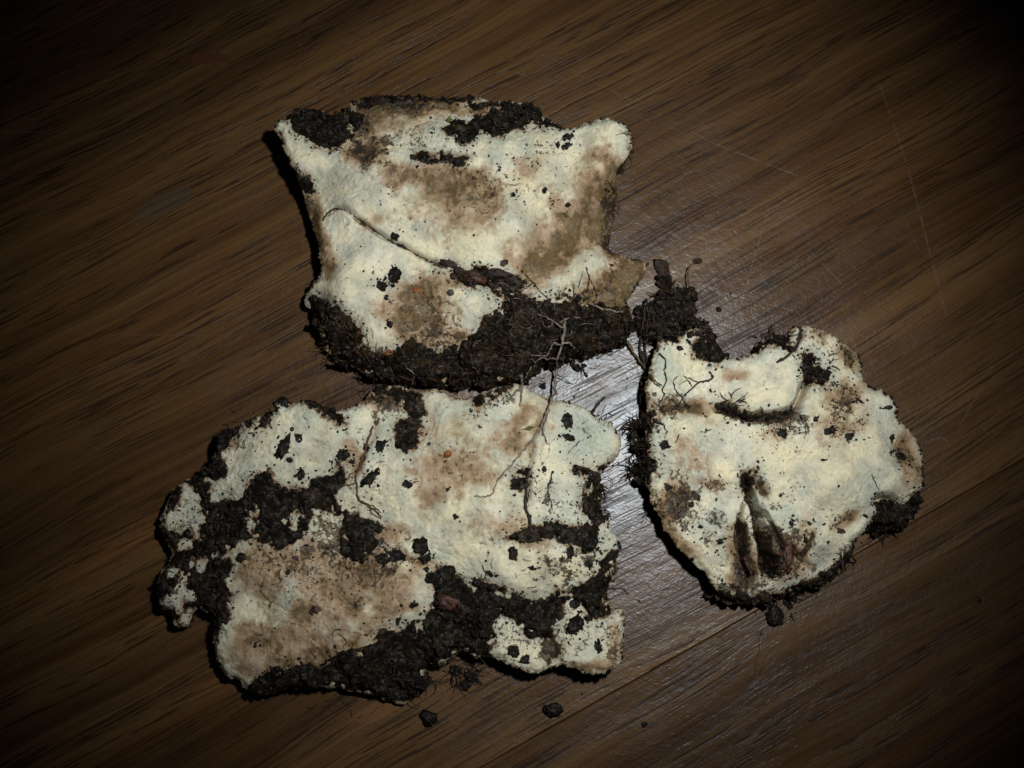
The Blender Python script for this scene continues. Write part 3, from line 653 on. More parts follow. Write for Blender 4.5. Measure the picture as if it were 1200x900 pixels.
# ---- the piece with the broad black bands of soil
ISL2 = [[(213, 570), (224, 574), (232, 580), (240, 598), (240, 612), (232, 632), (225, 628), (218, 620), (212, 628), (203, 624), (193, 617), (198, 602), (207, 590)],
        [(207, 632), (214, 629), (224, 632), (226, 640), (216, 645), (206, 643)], [(229, 664), (235, 655), (244, 654), (243, 664), (238, 671), (230, 670)],
        [(192, 703), (203, 696), (207, 686), (211, 672), (220, 672), (221, 688), (228, 696), (225, 703), (217, 705), (216, 713), (224, 715), (233, 711), (228, 724), (219, 736), (209, 731), (206, 718), (193, 714)],
        [(194, 676), (199, 664), (206, 662), (206, 674), (198, 680)], [(292, 598), (297, 594), (303, 602), (299, 607), (293, 604)], [(345, 603), (358, 601), (362, 606), (353, 614), (350, 621), (345, 611)]]
p2 = Piece('fungus_piece', 'long ragged fungus piece crossed by broad black bands of soil',
    [(190, 616, .5), (203, 579, .5), (213, 568, .5), (231, 557, .6), (250, 543, .7), (249, 531, .8), (257, 505, .9), (272, 500, 1), (289, 492, 1), (309, 488, 1), (322, 483, 1), (326, 474, 1), (337, 475, 1), (350, 471, 1), (365, 470, 1), (378, 475, 1), (393, 480, 1),
     (408, 479, .9), (420, 476, .9), (432, 464, .8), (440, 454, .8), (465, 452, .8), (487, 459, .8), (508, 457, .8), (528, 463, .8), (543, 468, .8), (556, 464, .8), (567, 462, .8), (588, 456, .8), (608, 451, .8), (625, 459, .8), (645, 467, .9), (673, 472, .9), (688, 480, .9),
     (698, 488, .9), (713, 494, 1), (722, 505, 1), (729, 517, 1), (725, 533, .9), (715, 547, .8), (705, 554, .7), (703, 567, .7), (705, 582, .7), (705, 600, .8), (717, 619, .8), (724, 640, .8), (723, 653, .8), (719, 675, .7), (711, 689, .7), (716, 710, .8), (730, 720, .9),
     (728, 765, .8), (721, 780, .8), (709, 786, .8), (687, 788, .8), (672, 780, .7), (657, 778, .7), (638, 785, .7), (630, 788, .7), (613, 783, .6), (579, 768, .5), (556, 766, .3), (541, 759, .3), (517, 777, .2), (500, 777, .2), (500, 804, .2), (487, 814, .1), (470, 824, .1),
     (453, 818, .1), (438, 810, .1), (409, 806, .1), (380, 801, .1), (351, 801, .2), (326, 808, .2), (307, 812, .3), (292, 808, .4), (277, 796, .5), (261, 786, .5), (254, 757, .5), (252, 742, .5), (256, 722, .5), (246, 716, .4), (233, 713, .5), (226, 727, .5), (217, 735, .5),
     (207, 729, .5), (204, 714, .5), (193, 715, .5), (191, 701, .5), (190, 676, .4), (200, 662, .4), (205, 646, .4), (194, 632, .4)],
    [(260, 530, .95), (300, 515, 1.1), (330, 500, 1.15), (370, 490, 1.2), (350, 550, 1.1), (300, 555, 1.05), (420, 490, 1.05), (450, 465, .8), (520, 475, .95), (600, 475, 1.), (560, 520, 1.15), (680, 490, 1.05), (710, 520, 1.1), (720, 540, .9), (640, 530, 1.2), (540, 600, 1.45), (480, 570, 1.2), (430, 540, 1.1),
     (640, 650, 1.4), (600, 680, 1.35), (660, 590, 1.2), (690, 580, .8), (690, 745, 1.25), (722, 740, 1.1), (700, 690, .95), (600, 750, 1.05), (590, 705, .95), (630, 725, .9), (430, 610, 1.), (330, 590, .8), (260, 600, .75), (215, 600, .75), (205, 640, .5), (215, 700, .7), (260, 690, .7), (280, 730, .95),
     (350, 690, 1.2), (300, 650, 1.05), (380, 640, 1.05), (450, 690, 1.3), (480, 690, 1.25), (420, 730, 1.25), (340, 760, 1.05), (400, 765, 1.0), (400, 790, .55), (470, 812, .3), (480, 770, .65), (540, 745, .65), (520, 690, .95), (300, 800, .5), (290, 770, .9), (440, 760, .9), (230, 670, .55)],
    grooves=[([(460, 640), (480, 655), (505, 660), (530, 680), (560, 690)], (5, 6), .15), ([(436, 480), (440, 500), (425, 540), (415, 560)], (4, 4), .10), ([(630, 490), (620, 540), (615, 600)], (5, 5), .13), ([(640, 745), (650, 760), (650, 780)], (6, 8), .25)], seed=31)
p2.soils([
    ([(250, 534), (262, 541), (270, 553), (257, 561), (246, 570), (248, 587), (274, 585), (291, 582), (294, 568), (304, 557), (322, 549), (327, 566), (343, 572), (361, 570), (374, 560), (395, 556), (400, 543), (409, 551), (408, 566), (396, 579), (404, 594), (430, 606), (452, 614), (449, 628), (441, 646), (431, 655), (417, 656), (401, 645), (399, 625), (404, 610), (395, 601), (385, 601), (371, 605), (364, 613), (358, 623), (352, 632), (341, 640), (331, 644), (318, 640), (290, 632), (277, 640), (264, 649), (262, 655), (275, 660), (272, 676), (270, 690), (276, 697), (267, 705), (270, 720), (262, 730), (252, 744), (246, 718), (233, 712), (226, 730), (217, 738), (206, 732), (202, 716), (190, 716), (187, 700), (187, 676), (196, 660), (201, 646), (190, 632), (187, 616), (200, 579), (212, 566), (231, 556)], .09, ISL2, M_SOIL, .8),
    ([(302, 796), (326, 782), (350, 780), (373, 776), (395, 764), (429, 756), (446, 740), (470, 737), (486, 733), (497, 723), (507, 703), (512, 690), (505, 674), (514, 668), (524, 669), (536, 674), (556, 691), (562, 679), (573, 681), (584, 685), (613, 698), (640, 702), (646, 695), (667, 686), (677, 681), (696, 669), (709, 649), (722, 649), (722, 667), (711, 688), (717, 712), (698, 727), (689, 721), (682, 708), (667, 712), (658, 719), (648, 727), (645, 742), (638, 749), (623, 744), (606, 730), (596, 720), (580, 722), (577, 737), (577, 764), (590, 772), (574, 771), (556, 769), (541, 762), (517, 780), (502, 780), (503, 806), (488, 817), (470, 828), (453, 821), (438, 813), (409, 809), (380, 804), (351, 804), (326, 811), (307, 816), (290, 811)], .16, [], M_SOIL, .75),
    ([(249, 530), (256, 505), (272, 499), (289, 491), (309, 486), (318, 488), (317, 496), (309, 502), (296, 499), (284, 504), (270, 512), (263, 524), (257, 535)], .10, [], M_SOIL, .95),
    ([(363, 469), (378, 473), (394, 480), (400, 487), (406, 496), (400, 500), (391, 492), (380, 484), (368, 478)], .10, [], M_SOIL2, 1.),
    ([(438, 453), (465, 451), (487, 458), (497, 464), (493, 472), (497, 482), (488, 488), (472, 480), (464, 470), (450, 464)], .06, [], M_SOIL2, .9),
    ([(463, 496), (472, 488), (488, 490), (494, 502), (490, 516), (484, 527), (470, 529), (463, 520), (466, 508)], .14, [], M_SOIL2, 1.1),
    ([(597, 560), (606, 549), (616, 545), (624, 549), (620, 560), (616, 571), (604, 574), (599, 568)], .10, [], M_SOIL2, 1.1),
    ([(671, 550), (682, 547), (690, 549), (710, 545), (707, 556), (704, 580), (707, 601), (698, 612), (688, 603), (681, 586), (687, 572), (688, 558), (680, 553)], .11, [], M_SOIL2, .85),
    ([(592, 629), (604, 624), (620, 617), (650, 614), (672, 618), (690, 612), (704, 606), (712, 614), (706, 622), (700, 634), (696, 646), (683, 646), (676, 638), (655, 636), (640, 631), (618, 634), (602, 632)], .10, [], M_SOIL2, 1.1),
    ([(556, 463), (568, 461), (588, 455), (600, 452), (596, 460), (580, 465), (568, 473), (560, 480), (556, 474)], .06, [], M_SOIL2, .9),
])
p2.flesh(brown=[(530, 540, 75, 50, .3, .36), (520, 560, 40, 20, .3, .30), (320, 658, 55, 34, 0, .58), (400, 682, 66, 42, .3, .50), (355, 745, 85, 32, .2, .48), (460, 692, 48, 42, .3, .50), (300, 765, 40, 26, 0, .5), (370, 770, 50, 12, .2, .7), (450, 465, 30, 14, 0, .7), (610, 500, 14, 40, -.3, .6),
               (640, 490, 12, 30, -.2, .4), (415, 540, 12, 30, .2, .45), (460, 625, 22, 10, .4, .5), (575, 610, 30, 20, 0, .3), (720, 745, 8, 30, 0, .6), (690, 780, 40, 8, 0, .6), (625, 630, 20, 12, 0, .6), (270, 515, 15, 14, 0, .5), (357, 718, 10, 8, 0, 0.8), (240, 570, 10, 10, 0, .5), (600, 620, 20, 12, 0, .4), (640, 660, 20, 14, 0, .35)],
         dirt=[(320, 660, 60, 34, 0, .42), (400, 664, 56, 40, 0, .42), (350, 740, 80, 34, 0, .32), (460, 690, 45, 40, 0, .34), (440, 480, 40, 20, 0, .40), (530, 540, 50, 40, 0, .32), (600, 730, 40, 50, 0, .45), (680, 730, 40, 50, 0, .42), (690, 640, 30, 40, 0, .46), (640, 580, 30, 50, 0, .42), (280, 515, 35, 25, 0, .36), (215, 600, 25, 40, 0, .42),
               (420, 550, 30, 50, 0, .42), (460, 640, 30, 20, 0, .50), (390, 620, 25, 25, 0, .55), (580, 470, 30, 15, 0, .5), (700, 500, 30, 30, 0, .3), (650, 665, 30, 18, 0, .40), (720, 760, 10, 40, 0, .5), (360, 785, 60, 10, .1, .6), (570, 640, 30, 30, 0, .28), (455, 465, 30, 12, 0, .6), (220, 700, 14, 30, 0, .3), (640, 770, 20, 14, 0, .55)],
         wet=[(690, 515, 40, 40, 0, .85), (650, 480, 30, 14, 0, .7), (530, 480, 60, 20, 0, .7), (455, 500, 20, 35, 0, .7), (400, 510, 30, 40, 0, .5), (580, 500, 25, 40, 0, .5), (665, 590, 20, 40, 0, .55), (215, 700, 30, 40, 0, .65), (215, 600, 25, 35, 0, .5), (290, 770, 26, 18, 0, .7), (520, 650, 20, 10, 0, .7), (700, 650, 25, 40, 0, .65), (690, 750, 40, 40, 0, .45), (320, 530, 60, 40, 0, .35), (600, 600, 14, 20, 0, .3), (425, 590, 30, 20, 0, .5), (300, 690, 30, 20, 0, .5), (430, 730, 40, 14, .3, .3), (330, 720, 40, 16, 0, .35)])
for a in [(330, 473, 9, 8, 0), (333, 522, 7, 14, .35), (350, 513, 5, 5, 0), (353, 556, 6, 8, -.3), (340, 538, 5, 4, 0), (402, 533, 8, 7, 0), (413, 541, 5, 4, 0), (426, 523, 7, 4, .4), (446, 523, 6, 10, .3), (435, 560, 6, 12, .7), (478, 568, 7, 5, .2), (563, 501, 4, 3, 0), (502, 521, 3, 3, 0), (521, 538, 2, 4, 0), (525, 575, 4, 3, 0), (535, 604, 4, 5, 0), (638, 551, 4, 6, .1), (665, 493, 7, 9, .3), (665, 512, 11, 5, .2), (692, 636, 11, 11, 0), (667, 648, 6, 9, .5), (688, 660, 5, 5, 0),
          (674, 708, 7, 6, 0), (674, 732, 9, 12, .2), (700, 758, 5, 8, -.2), (601, 762, 8, 9, .2), (616, 773, 8, 5, .2), (692, 700, 8, 14, 0), (484, 707, 6, 5, 0), (467, 723, 3, 7, .1), (499, 669, 4, 6, 0), (449, 655, 9, 7, 0), (462, 652, 10, 7, .3), (493, 641, 8, 10, .5), (500, 651, 6, 8, 0), (342, 729, 3, 5, 0), (331, 746, 4, 2, 0), (283, 654, 5, 6, 0), (337, 672, 4, 4, 0), (300, 757, 4, 4, 0), (419, 651, 8, 8, 0), (574, 648, 3, 4, 0), (603, 647, 6, 8, .3), (625, 665, 6, 4, -.2), (575, 670, 4, 4, 0), (710, 606, 6, 5, 0), (724, 640, 4, 6, 0), (562, 682, 8, 6, 0), (523, 670, 10, 8, 0), (505, 676, 8, 6, 0)]:
    p2.lump(*a, M_SOIL2 if a[0] % 2 else M_SOIL)
p2.lump(525, 532, 5.5, 5.5, 0, M_ORANGE, 'orange_fleck', h=.8, label='round orange grain', rough=.2); p2.lump(688, 657, 3, 3, 0, M_RBARK, 'bark_chip')
p2.lump(370, 716, 9, 7, 0, M_RBARK, 'bark_chip', h=.4, label='purplish brown bark chip'); p2.lump(357, 728, 12, 6, .2, M_ORANGE, 'orange_fleck', h=.1, label='flat yellowish flake') if False else None
p2.lump(525, 706, 16, 11, .3, M_RBARK, 'bark_chip', h=.4, label='dark reddish bark chip in the soil')
p2.lump(617, 503, 10, 2.6, -.4, M_MOSS, 'moss_tuft', h=.5); p2.lump(602, 528, 3, 5, .3, M_MOSS, 'moss_tuft', h=.25)
p2.grow('root', [(437, 500), (430, 520), (424, 540), (418, 556), (418, 570), (420, 585), (430, 592), (443, 600), (447, 607)], 1.5, .9, M_BROOT, lift=.04, extra=[([(418, 566), (408, 568), (400, 570)], 1.0, .6), ([(420, 586), (432, 592), (436, 602), (447, 608)], .8, .5), ([(446, 600), (440, 594), (430, 590)], .7, .5)])
p2.grow('root', [(478, 566), (484, 566), (490, 563)], 1.2, .7, M_DROOT)
p2.grow('root', [(617, 566), (616, 580), (616, 595), (620, 606), (622, 620), (630, 628)], 3.0, 2.2, M_DROOT)
p2.grow('root', [(648, 552), (645, 562), (642, 573), (645, 585), (647, 595)], 1.4, .9, M_DROOT)
p2.grow('root', [(680, 517), (672, 524), (664, 532)], .9, .5, M_DROOT)
p2.grow('root', [(606, 543), (611, 548), (622, 555), (628, 565), (630, 575)], .8, .5, M_ROOT)
p2.grow('root', [(693, 486), (697, 478), (704, 470), (709, 465)], 2.4, 1.8, M_DROOT, jit=.5)
p2.grow('root', [(713, 690), (722, 689), (731, 690), (737, 696)], .7, .5, M_DROOT, lift=.1, jit=.4)
p2.grow('root', [(700, 570), (707, 560), (716, 560), (718, 570), (710, 576), (704, 572)], .5, .4, M_BROOT, lift=.2)
p2.grow('root', [(255, 782), (251, 765), (256, 752), (249, 740)], .9, .6, M_BROOT, lift=.08)
p2.scatter(3000, [(340, 680, 80, 50, 330, 1.2), (420, 720, 70, 40, 220, 1.2), (530, 540, 60, 50, 70, 1.3), (330, 520, 60, 35, 50, 1.6), (640, 580, 35, 50, 120, 1.5), (600, 740, 40, 45, 160, 1.6), (680, 740, 45, 40, 180, 1.5), (640, 665, 35, 18, 60, 1.5), (700, 640, 20, 40, 90, 1.8), (700, 510, 30, 30, 50, 1.5), (215, 605, 22, 36, 70, 1.4), (440, 560, 40, 50, 90, 1.6), (385, 615, 25, 22, 90, 1.6), (570, 600, 60, 30, 60, 1.3), (460, 480, 30, 20, 60, 1.5), (480, 660, 35, 18, 70, 1.8), (220, 700, 25, 35, 30, 1.5), (560, 480, 50, 15, 50, 1.5)], 700)
p2.bristles([(400, 790, 60, 40, 14, .45, .1), (480, 800, 30, 30, 14, .5, .1), (540, 780, 26, 46, 20, .6, .3), (548, 795, 12, 24, 14, .6, .2), (700, 575, 12, 50, 14, .4, .25), (705, 600, 8, 20, 10, .4, .15), (715, 660, 8, 16, 10, .5, .1), (280, 500, 26, 18, 10, .5, .1), (320, 485, 12, 16, 10, .6, .1), (440, 458, 20, 18, 12, .5, .1), (710, 488, 10, 14, 10, .5, .1), (200, 660, 16, 14, 10, .5, .1), (590, 690, 60, 24, 12, .4, .15), (260, 730, 12, 14, 14, .4, .1)], M_DROOT)

# ---- the rounded piece with the furrows
p3 = Piece('fungus_piece', 'rounded lobed fungus piece with deep furrows and a black mossy root tuft',
    [(757, 443, .7), (768, 410, .8), (778, 399, .8), (793, 399, .9), (800, 389, .9), (813, 384, .9), (829, 387, .9), (838, 402, 1), (847, 417, 1), (871, 419, 1.1), (889, 414, 1.1), (893, 406, 1), (911, 402, 1), (918, 398, 1), (925, 386, 1), (937, 384, 1), (953, 386, 1),
     (969, 393, .9), (988, 405, .8), (1007, 417, .7), (1011, 438, .9), (1018, 449, .9), (1039, 461, .9), (1049, 475, .9), (1053, 494, .9), (1070, 508, .8), (1080, 529, .7), (1078, 557, .7), (1073, 577, .7), (1072, 590, .5), (1060, 608, .5), (1040, 612, .7), (1020, 612, .8), (1003, 628, .8),
     (990, 648, .7), (973, 672, .6), (951, 683, .5), (901, 698, .4), (875, 700, .4), (850, 698, .5), (835, 690, .6), (822, 670, .6), (793, 642, .6), (773, 610, .6), (760, 580, .6), (756, 560, .6), (758, 535, .7), (755, 510, .7), (757, 480, .7)],
    [(775, 420, .95), (815, 395, 1.0), (800, 430, 1.1), (850, 440, 1.25), (880, 450, 1.38), (915, 440, 1.36), (940, 400, 1.15), (970, 410, 1.1), (1000, 430, .85), (990, 450, 1.15), (1040, 490, 1.15), (1065, 530, .85), (960, 500, 1.3), (1000, 500, 1.3), (890, 503, 1.32), (860, 478, 1.3), (925, 500, 1.3), (830, 510, 1.35), (790, 470, 1.05), (768, 460, .9), (770, 540, 1.05),
     (768, 580, .85), (790, 610, .95), (820, 650, 1.0), (845, 600, 1.35), (850, 540, 1.45), (900, 560, 1.45), (920, 600, 1.3), (980, 560, 1.7), (1000, 585, 1.55), (1040, 560, 1.35), (960, 625, 1.45), (930, 655, 1.0), (850, 670, .95), (880, 680, .8), (905, 690, .55), (965, 665, .8), (1000, 615, 1.1), (1050, 595, .7), (880, 620, 1.1), (905, 630, 1.25)],
    grooves=[([(840, 480), (858, 486), (880, 491), (902, 490), (924, 484), (935, 470), (942, 453), (950, 440)], (4.5, 5), .42), ([(868, 556), (876, 580), (884, 602), (890, 625), (897, 648), (904, 674)], (2.8, 6.6), 1.1), ([(866, 608), (869, 630), (873, 652), (880, 668), (884, 684)], (3.2, 4.6), .8), ([(884, 590), (900, 612), (912, 635), (920, 655)], (2, 2.6), .26), ([(948, 622), (944, 640), (936, 656)], (2, 2.6), .28), ([(872, 585), (866, 600), (862, 625), (866, 648)], (2, 2.6), .4),
             ([(872, 560), (884, 566), (896, 585)], (5, 4), .25), ([(835, 600), (836, 616)], (7, 7), .14), ([(925, 415), (934, 402), (938, 385)], (3, 3), .2), ([(1020, 590), (1040, 584), (1060, 590)], (5, 5), .3), ([(770, 480), (800, 478), (825, 482)], (7, 7), .15), ([(925, 640), (945, 660), (960, 668)], (3, 4), .2)], seed=51)
p3.soils([
    ([(752, 358), (765, 350), (774, 342), (778, 330), (774, 318), (782, 314), (790, 324), (796, 331), (804, 334), (818, 330), (817, 343), (820, 355), (828, 364), (836, 368), (841, 380), (845, 396), (848, 414), (842, 424), (831, 428), (820, 424), (811, 421), (806, 411), (817, 402), (828, 394), (826, 386), (814, 383), (802, 385), (795, 395), (780, 397), (764, 396), (755, 388), (750, 374)], .16, [], M_SOIL, .7),
    ([(744, 492), (752, 488), (760, 480), (766, 492), (762, 510), (757, 520), (763, 535), (768, 545), (766, 558), (758, 566), (746, 566), (744, 552), (748, 535), (741, 520), (740, 505)], .12, [], M_SOIL, .6),
    ([(838, 477), (850, 474), (862, 480), (876, 484), (896, 485), (918, 482), (926, 478), (928, 486), (916, 493), (896, 496), (878, 495), (862, 490), (846, 486)], .04, [], M_SOIL2, .9),
    ([(938, 415), (948, 413), (958, 419), (955, 429), (966, 432), (975, 450), (966, 453), (952, 450), (940, 445), (938, 435), (942, 426)], .08, [], M_SOIL, 1.1),
    ([(890, 406), (897, 398), (906, 392), (916, 387), (922, 394), (924, 405), (922, 413), (912, 408), (902, 403)], .10, [], M_SOIL, 1.0),
    ([(1018, 590), (1030, 584), (1040, 589), (1052, 590), (1058, 580), (1073, 579), (1076, 592), (1066, 612), (1053, 623), (1034, 625), (1016, 621), (1012, 608)], .14, [], M_SOIL, .5),
    ([(826, 702), (838, 689), (856, 690), (880, 696), (905, 689), (935, 678), (958, 668), (975, 656), (983, 643), (996, 636), (998, 650), (982, 672), (962, 686), (940, 694), (920, 702), (901, 708), (875, 708), (850, 708)], .10, [], M_SOIL2, .35),
    ([(866, 558), (874, 553), (884, 552), (878, 564), (876, 574), (870, 576), (866, 570)], .06, [], M_SOIL2, 1.0),
    ([(884, 622), (889, 618), (895, 634), (901, 647), (911, 658), (915, 670), (902, 677), (892, 662), (888, 642)], .03, [], M_SOIL, .8),
])
p3.flesh(brown=[(785, 590, 18, 34, -.5, .75), (800, 640, 24, 14, -.7, .6), (838, 568, 16, 10, 0, .5), (815, 540, 20, 20, 0, .35), (925, 655, 26, 26, 0, .75), (940, 620, 12, 20, 0, .4), (990, 470, 40, 30, 0, .35), (990, 460, 20, 14, .5, .6), (1068, 535, 18, 30, .2, .75), (1066, 560, 14, 10, 0, .5), (995, 415, 22, 14, -.7, .8), (955, 395, 24, 10, 0, .45), (860, 440, 26, 10, 0, .45), (780, 475, 26, 14, 0, .55), (862, 640, 14, 34, 0, .7), (892, 655, 16, 26, 0, .7), (870, 680, 20, 14, 0, .8), (985, 610, 20, 8, .6, .5), (975, 500, 40, 20, 0, .35), (830, 490, 30, 14, 0, .3), (910, 500, 20, 18, 0, .45), (885, 570, 16, 12, 0, .5), (800, 520, 20, 20, 0, .35), (815, 475, 20, 10, 0, .5)],
         dirt=[(785, 585, 22, 36, -.5, .52), (810, 600, 30, 30, 0, .46), (835, 570, 18, 10, 0, .55), (925, 500, 30, 22, 0, .45), (985, 500, 34, 26, 0, .42), (990, 465, 28, 22, 0, .45), (930, 640, 36, 36, 0, .54), (1060, 540, 18, 26, 0, .46), (995, 415, 20, 12, -.7, .60), (955, 395, 24, 12, 0, .48), (895, 600, 20, 40, 0, .42), (850, 640, 30, 40, 0, .36), (870, 690, 30, 12, 0, .72), (780, 475, 22, 16, 0, .46), (884, 570, 14, 14, 0, .5), (874, 645, 9, 34, -.15, .62), (896, 648, 12, 30, -.3, .66), (915, 650, 18, 22, 0, .5), (900, 488, 30, 9, 0, .7), (868, 640, 8, 36, 0, .55), (985, 605, 24, 8, .6, .46), (800, 470, 30, 20, 0, .36), (820, 520, 30, 20, 0, .3)],
         wet=[(835, 610, 12, 12, 0, 1.), (780, 430, 22, 30, 0, .8), (790, 470, 30, 14, 0, .6), (935, 390, 16, 14, 0, .6), (1045, 480, 16, 24, 0, .6), (915, 605, 26, 26, 0, .6), (980, 630, 24, 24, 0, .5), (905, 478, 30, 8, 0, .6), (870, 530, 24, 40, .5, .35), (960, 470, 20, 10, 0, .5), (885, 630, 16, 40, 0, .7), (850, 640, 20, 24, 0, .4), (800, 545, 20, 20, 0, .4), (1040, 575, 30, 10, 0, .5)])
for a in [(780, 521, 7, 7, 0), (845, 634, 6, 5.5, 0), (1045, 512, 5, 5, 0), (1055, 536, 9, 7, 0), (1040, 477, 8, 4, 0), (1044, 531, 3, 3, 0), (956, 492, 5, 4, 0), (914, 580, 5, 4, 0), (928, 612, 4, 6, 0), (949, 612, 4, 4, 0), (896, 457, 2, 4, 0), (834, 457, 3, 5, 0), (783, 571, 5, 5, 0), (803, 577, 5, 4, .2), (812, 591, 5, 5, 0), (822, 616, 5, 3, -.6), (966, 540, 6, 3, 0), (779, 407, 3, 5, 0), (971, 505, 12, 5, -.5), (995, 512, 9, 6, -.4), (1008, 470, 10, 4, .7), (917, 508, 6, 7, 0), (918, 638, 3, 6, .3), (944, 630, 4, 8, 0)]:
    p3.lump(a[0], a[1], a[2]*.82, a[3]*.82, a[4], M_SOIL2, h=.5)
for a in [(882, 660, 7, 12, -.3), (876, 674, 9, 7, .3), (924, 652, 7, 14, .2), (918, 662, 8, 5, 0), (984, 622, 6, 4, 0)]:
    p3.lump(*a, M_RBARK, 'bark_chip', h=.5, rough=.5)
for a in [(864, 380, 0, 0, 0)][:0]: p3.lump(*a)
p3.lump(775, 315, 10, 16, -.45, M_BARK, 'bark_chip', h=.5, label='black bark sliver at the tip of the tuft')
p3.grow('twig', [(938, 384), (937, 393), (934, 404), (928, 413), (919, 420), (910, 425)], 2.6, 2.0, M_BARK, lift=.03, jit=.6)
p3.grow('root', [(831, 436), (836, 443), (828, 446), (818, 449), (808, 458), (800, 466), (794, 476), (786, 482)], 1.4, .9, M_DROOT, lift=.03, extra=[([(812, 454), (806, 446), (796, 450)], .9, .5), ([(800, 466), (792, 458), (789, 447), (794, 441)], .9, .5), ([(820, 449), (808, 444), (800, 440)], .8, .5), ([(800, 466), (804, 474), (810, 478)], .8, .5), ([(794, 476), (788, 468), (783, 470)], .8, .5)])
p3.grow('root', [(772, 414), (780, 422), (779, 436), (781, 446), (776, 456), (778, 464), (772, 474), (776, 482)], 1.3, .9, M_DROOT, lift=.03)
p3.grow('root', [(733, 399), (742, 412), (750, 424), (760, 436), (768, 446), (775, 452)], 2.2, 1.5, simple_material('olive_root', (.04, .03, .012), (.11, .085, .035)), lift=.15, jit=.6)
p3.grow('root', [(756, 352), (754, 375), (751, 395), (750, 412), (755, 425)], 1.6, 1.2, M_DROOT, lift=.12, jit=.5)
p3.grow('root', [(758, 352), (759, 375), (757, 395), (756, 410), (762, 428)], 1.6, 1.2, M_DROOT, lift=.12, jit=.5)
p3.grow('root', [(752, 412), (756, 435), (757, 460), (758, 480), (760, 495)], 3.0, 2.4, M_DROOT, lift=.05)
p3.grow('root', [(807, 334), (806, 322), (808, 313), (814, 307)], 1.2, 1.0, M_BROOT, lift=.25, jit=.3)
p3.lump(817, 306, 7, 4.5, .0, M_BARK, 'bark_chip', h=.7)
p3.grow('root', [(996, 640), (998, 652), (1000, 668)], 1.5, .9, M_DROOT)
p3.grow('root', [(1022, 556), (1026, 566), (1030, 574)], .8, .5, M_DROOT)
p3.grow('root', [(778, 498), (781, 506), (778, 512)], 1.0, .7, M_DROOT); p3.grow('root', [(797, 508), (792, 518)], 1.0, .7, M_DROOT); p3.grow('root', [(825, 506), (834, 504)], .9, .6, M_DROOT)
p3.sat += [(788, 362, 36, 26, 520, 5.2), (800, 342, 24, 16, 220, 4.6), (783, 326, 8, 12, 50, 4.0), (828, 396, 15, 24, 150, 3.6), (765, 380, 14, 16, 70, 3.4), (750, 525, 8, 38, 110, 3.0), (1045, 607, 26, 14, 120, 3.4)]
p3.scatter(1500, [(985, 500, 36, 26, 420, 1.3), (990, 465, 26, 18, 300, 1.4), (915, 508, 28, 16, 320, 1.3), (810, 585, 40, 34, 380, 1.5), (835, 570, 18, 10, 90, 1.3), (925, 630, 34, 34, 170, 1.9), (850, 650, 30, 30, 60, 1.7), (1060, 535, 20, 26, 100, 1.9), (960, 400, 26, 12, 90, 1.6), (995, 415, 20, 14, 70, 1.6), (930, 560, 60, 40, 40, 1.2), (880, 440, 40, 20, 20, 1.2), (800, 500, 35, 25, 50, 1.7), (790, 620, 24, 24, 90, 1.6), (885, 575, 20, 20, 80, 1.6), (870, 670, 20, 16, 90, 1.8), (980, 615, 24, 12, 60, 1.6)], 500)
p3.bristles([(790, 362, 30, 26, 15, .9, .25), (770, 385, 18, 14, 18, .9, .2), (825, 395, 16, 14, 11, .9, .15), (800, 347, 16, 12, 13, .9, .2), (748, 500, 8, 60, 14, .7, .2), (746, 548, 8, 46, 14, .7, .2), (750, 525, 8, 30, 10, .6, .2), (762, 600, 10, 16, 10, .5, .1), (850, 480, 12, 20, 14, .6, .1), (905, 396, 12, 26, 12, .6, .2), (955, 435, 16, 24, 10, .6, .1), (1045, 608, 22, 50, 14, .6, .2), (985, 655, 12, 20, 14, .6, .1), (920, 692, 40, 30, 10, .5, .1), (1010, 415, 8, 14, 10, .5, .1), (1050, 482, 5, 5, 6, .5, .05)], M_DROOT)

# ------------------------------------------------------------------ the grey root lying across the two larger pieces
both = lambda x, y: np.maximum(p1.loc(x, y), p2.loc(x, y))
tag(root('root', [(662, 376, .1), (661, 390, .2), (659, 402, .3), (655, 415, .35), (652, 430, .4), (651, 448, .4), (649, 462, .35), (643, 478, .2), (638, 490, .1), (632, 504, .05), (622, 518, .02), (610, 532, 0), (598, 547, 0), (588, 556, 0), (582, 566, 0), (576, 579, 0), (566, 582, 0), (556, 581, 0)],
     2.3, 1.0, M_ROOT, None, both, k=5, sides=8, extra=[
     ([(661, 386, .2), (650, 378, .15), (640, 372, .1), (632, 369, .08)], 1.5, .8), ([(655, 378, .15), (668, 372, .1), (680, 373, .1)], 1.2, .6), ([(648, 377, .1), (645, 383, .1), (642, 383, .1)], .9, .5),
     ([(658, 404, .3), (650, 402, .3), (645, 408, .3), (642, 415, .3), (636, 417, .3), (622, 416, .25)], 1.3, .7), ([(654, 420, .35), (645, 420, .35), (636, 419, .3), (626, 425, .25)], 1.2, .7), ([(659, 402, .3), (668, 402, .25), (672, 406, .25)], 1.3, .8),
     ([(652, 438, .4), (660, 443, .2), (671, 450, .05)], 1.1, .5), ([(641, 482, .15), (640, 492, .1), (637, 500, .08), (636, 510, .05)], 1.5, .8), ([(634, 500, .05), (640, 515, .02), (644, 522, 0)], 1.2, .7), ([(625, 515, .02), (617, 520, .02)], .9, .5)]),
    'pale grey branching root bridging the soil edge and the banded fungus piece', 'root')
tag(root('root', [(610, 440, .3), (612, 450, .1), (611, 462, .02), (610, 476, 0)], 2.6, 1.2, M_ROOT, None, both, extra=[([(611, 455, .1), (602, 462, .05), (596, 470, 0)], 1.4, .7), ([(612, 448, .2), (618, 440, .3), (622, 430, .3)], 1.4, .8)]),
    'short grey-brown rootlet stub poking over the edge of the banded fungus piece', 'root')

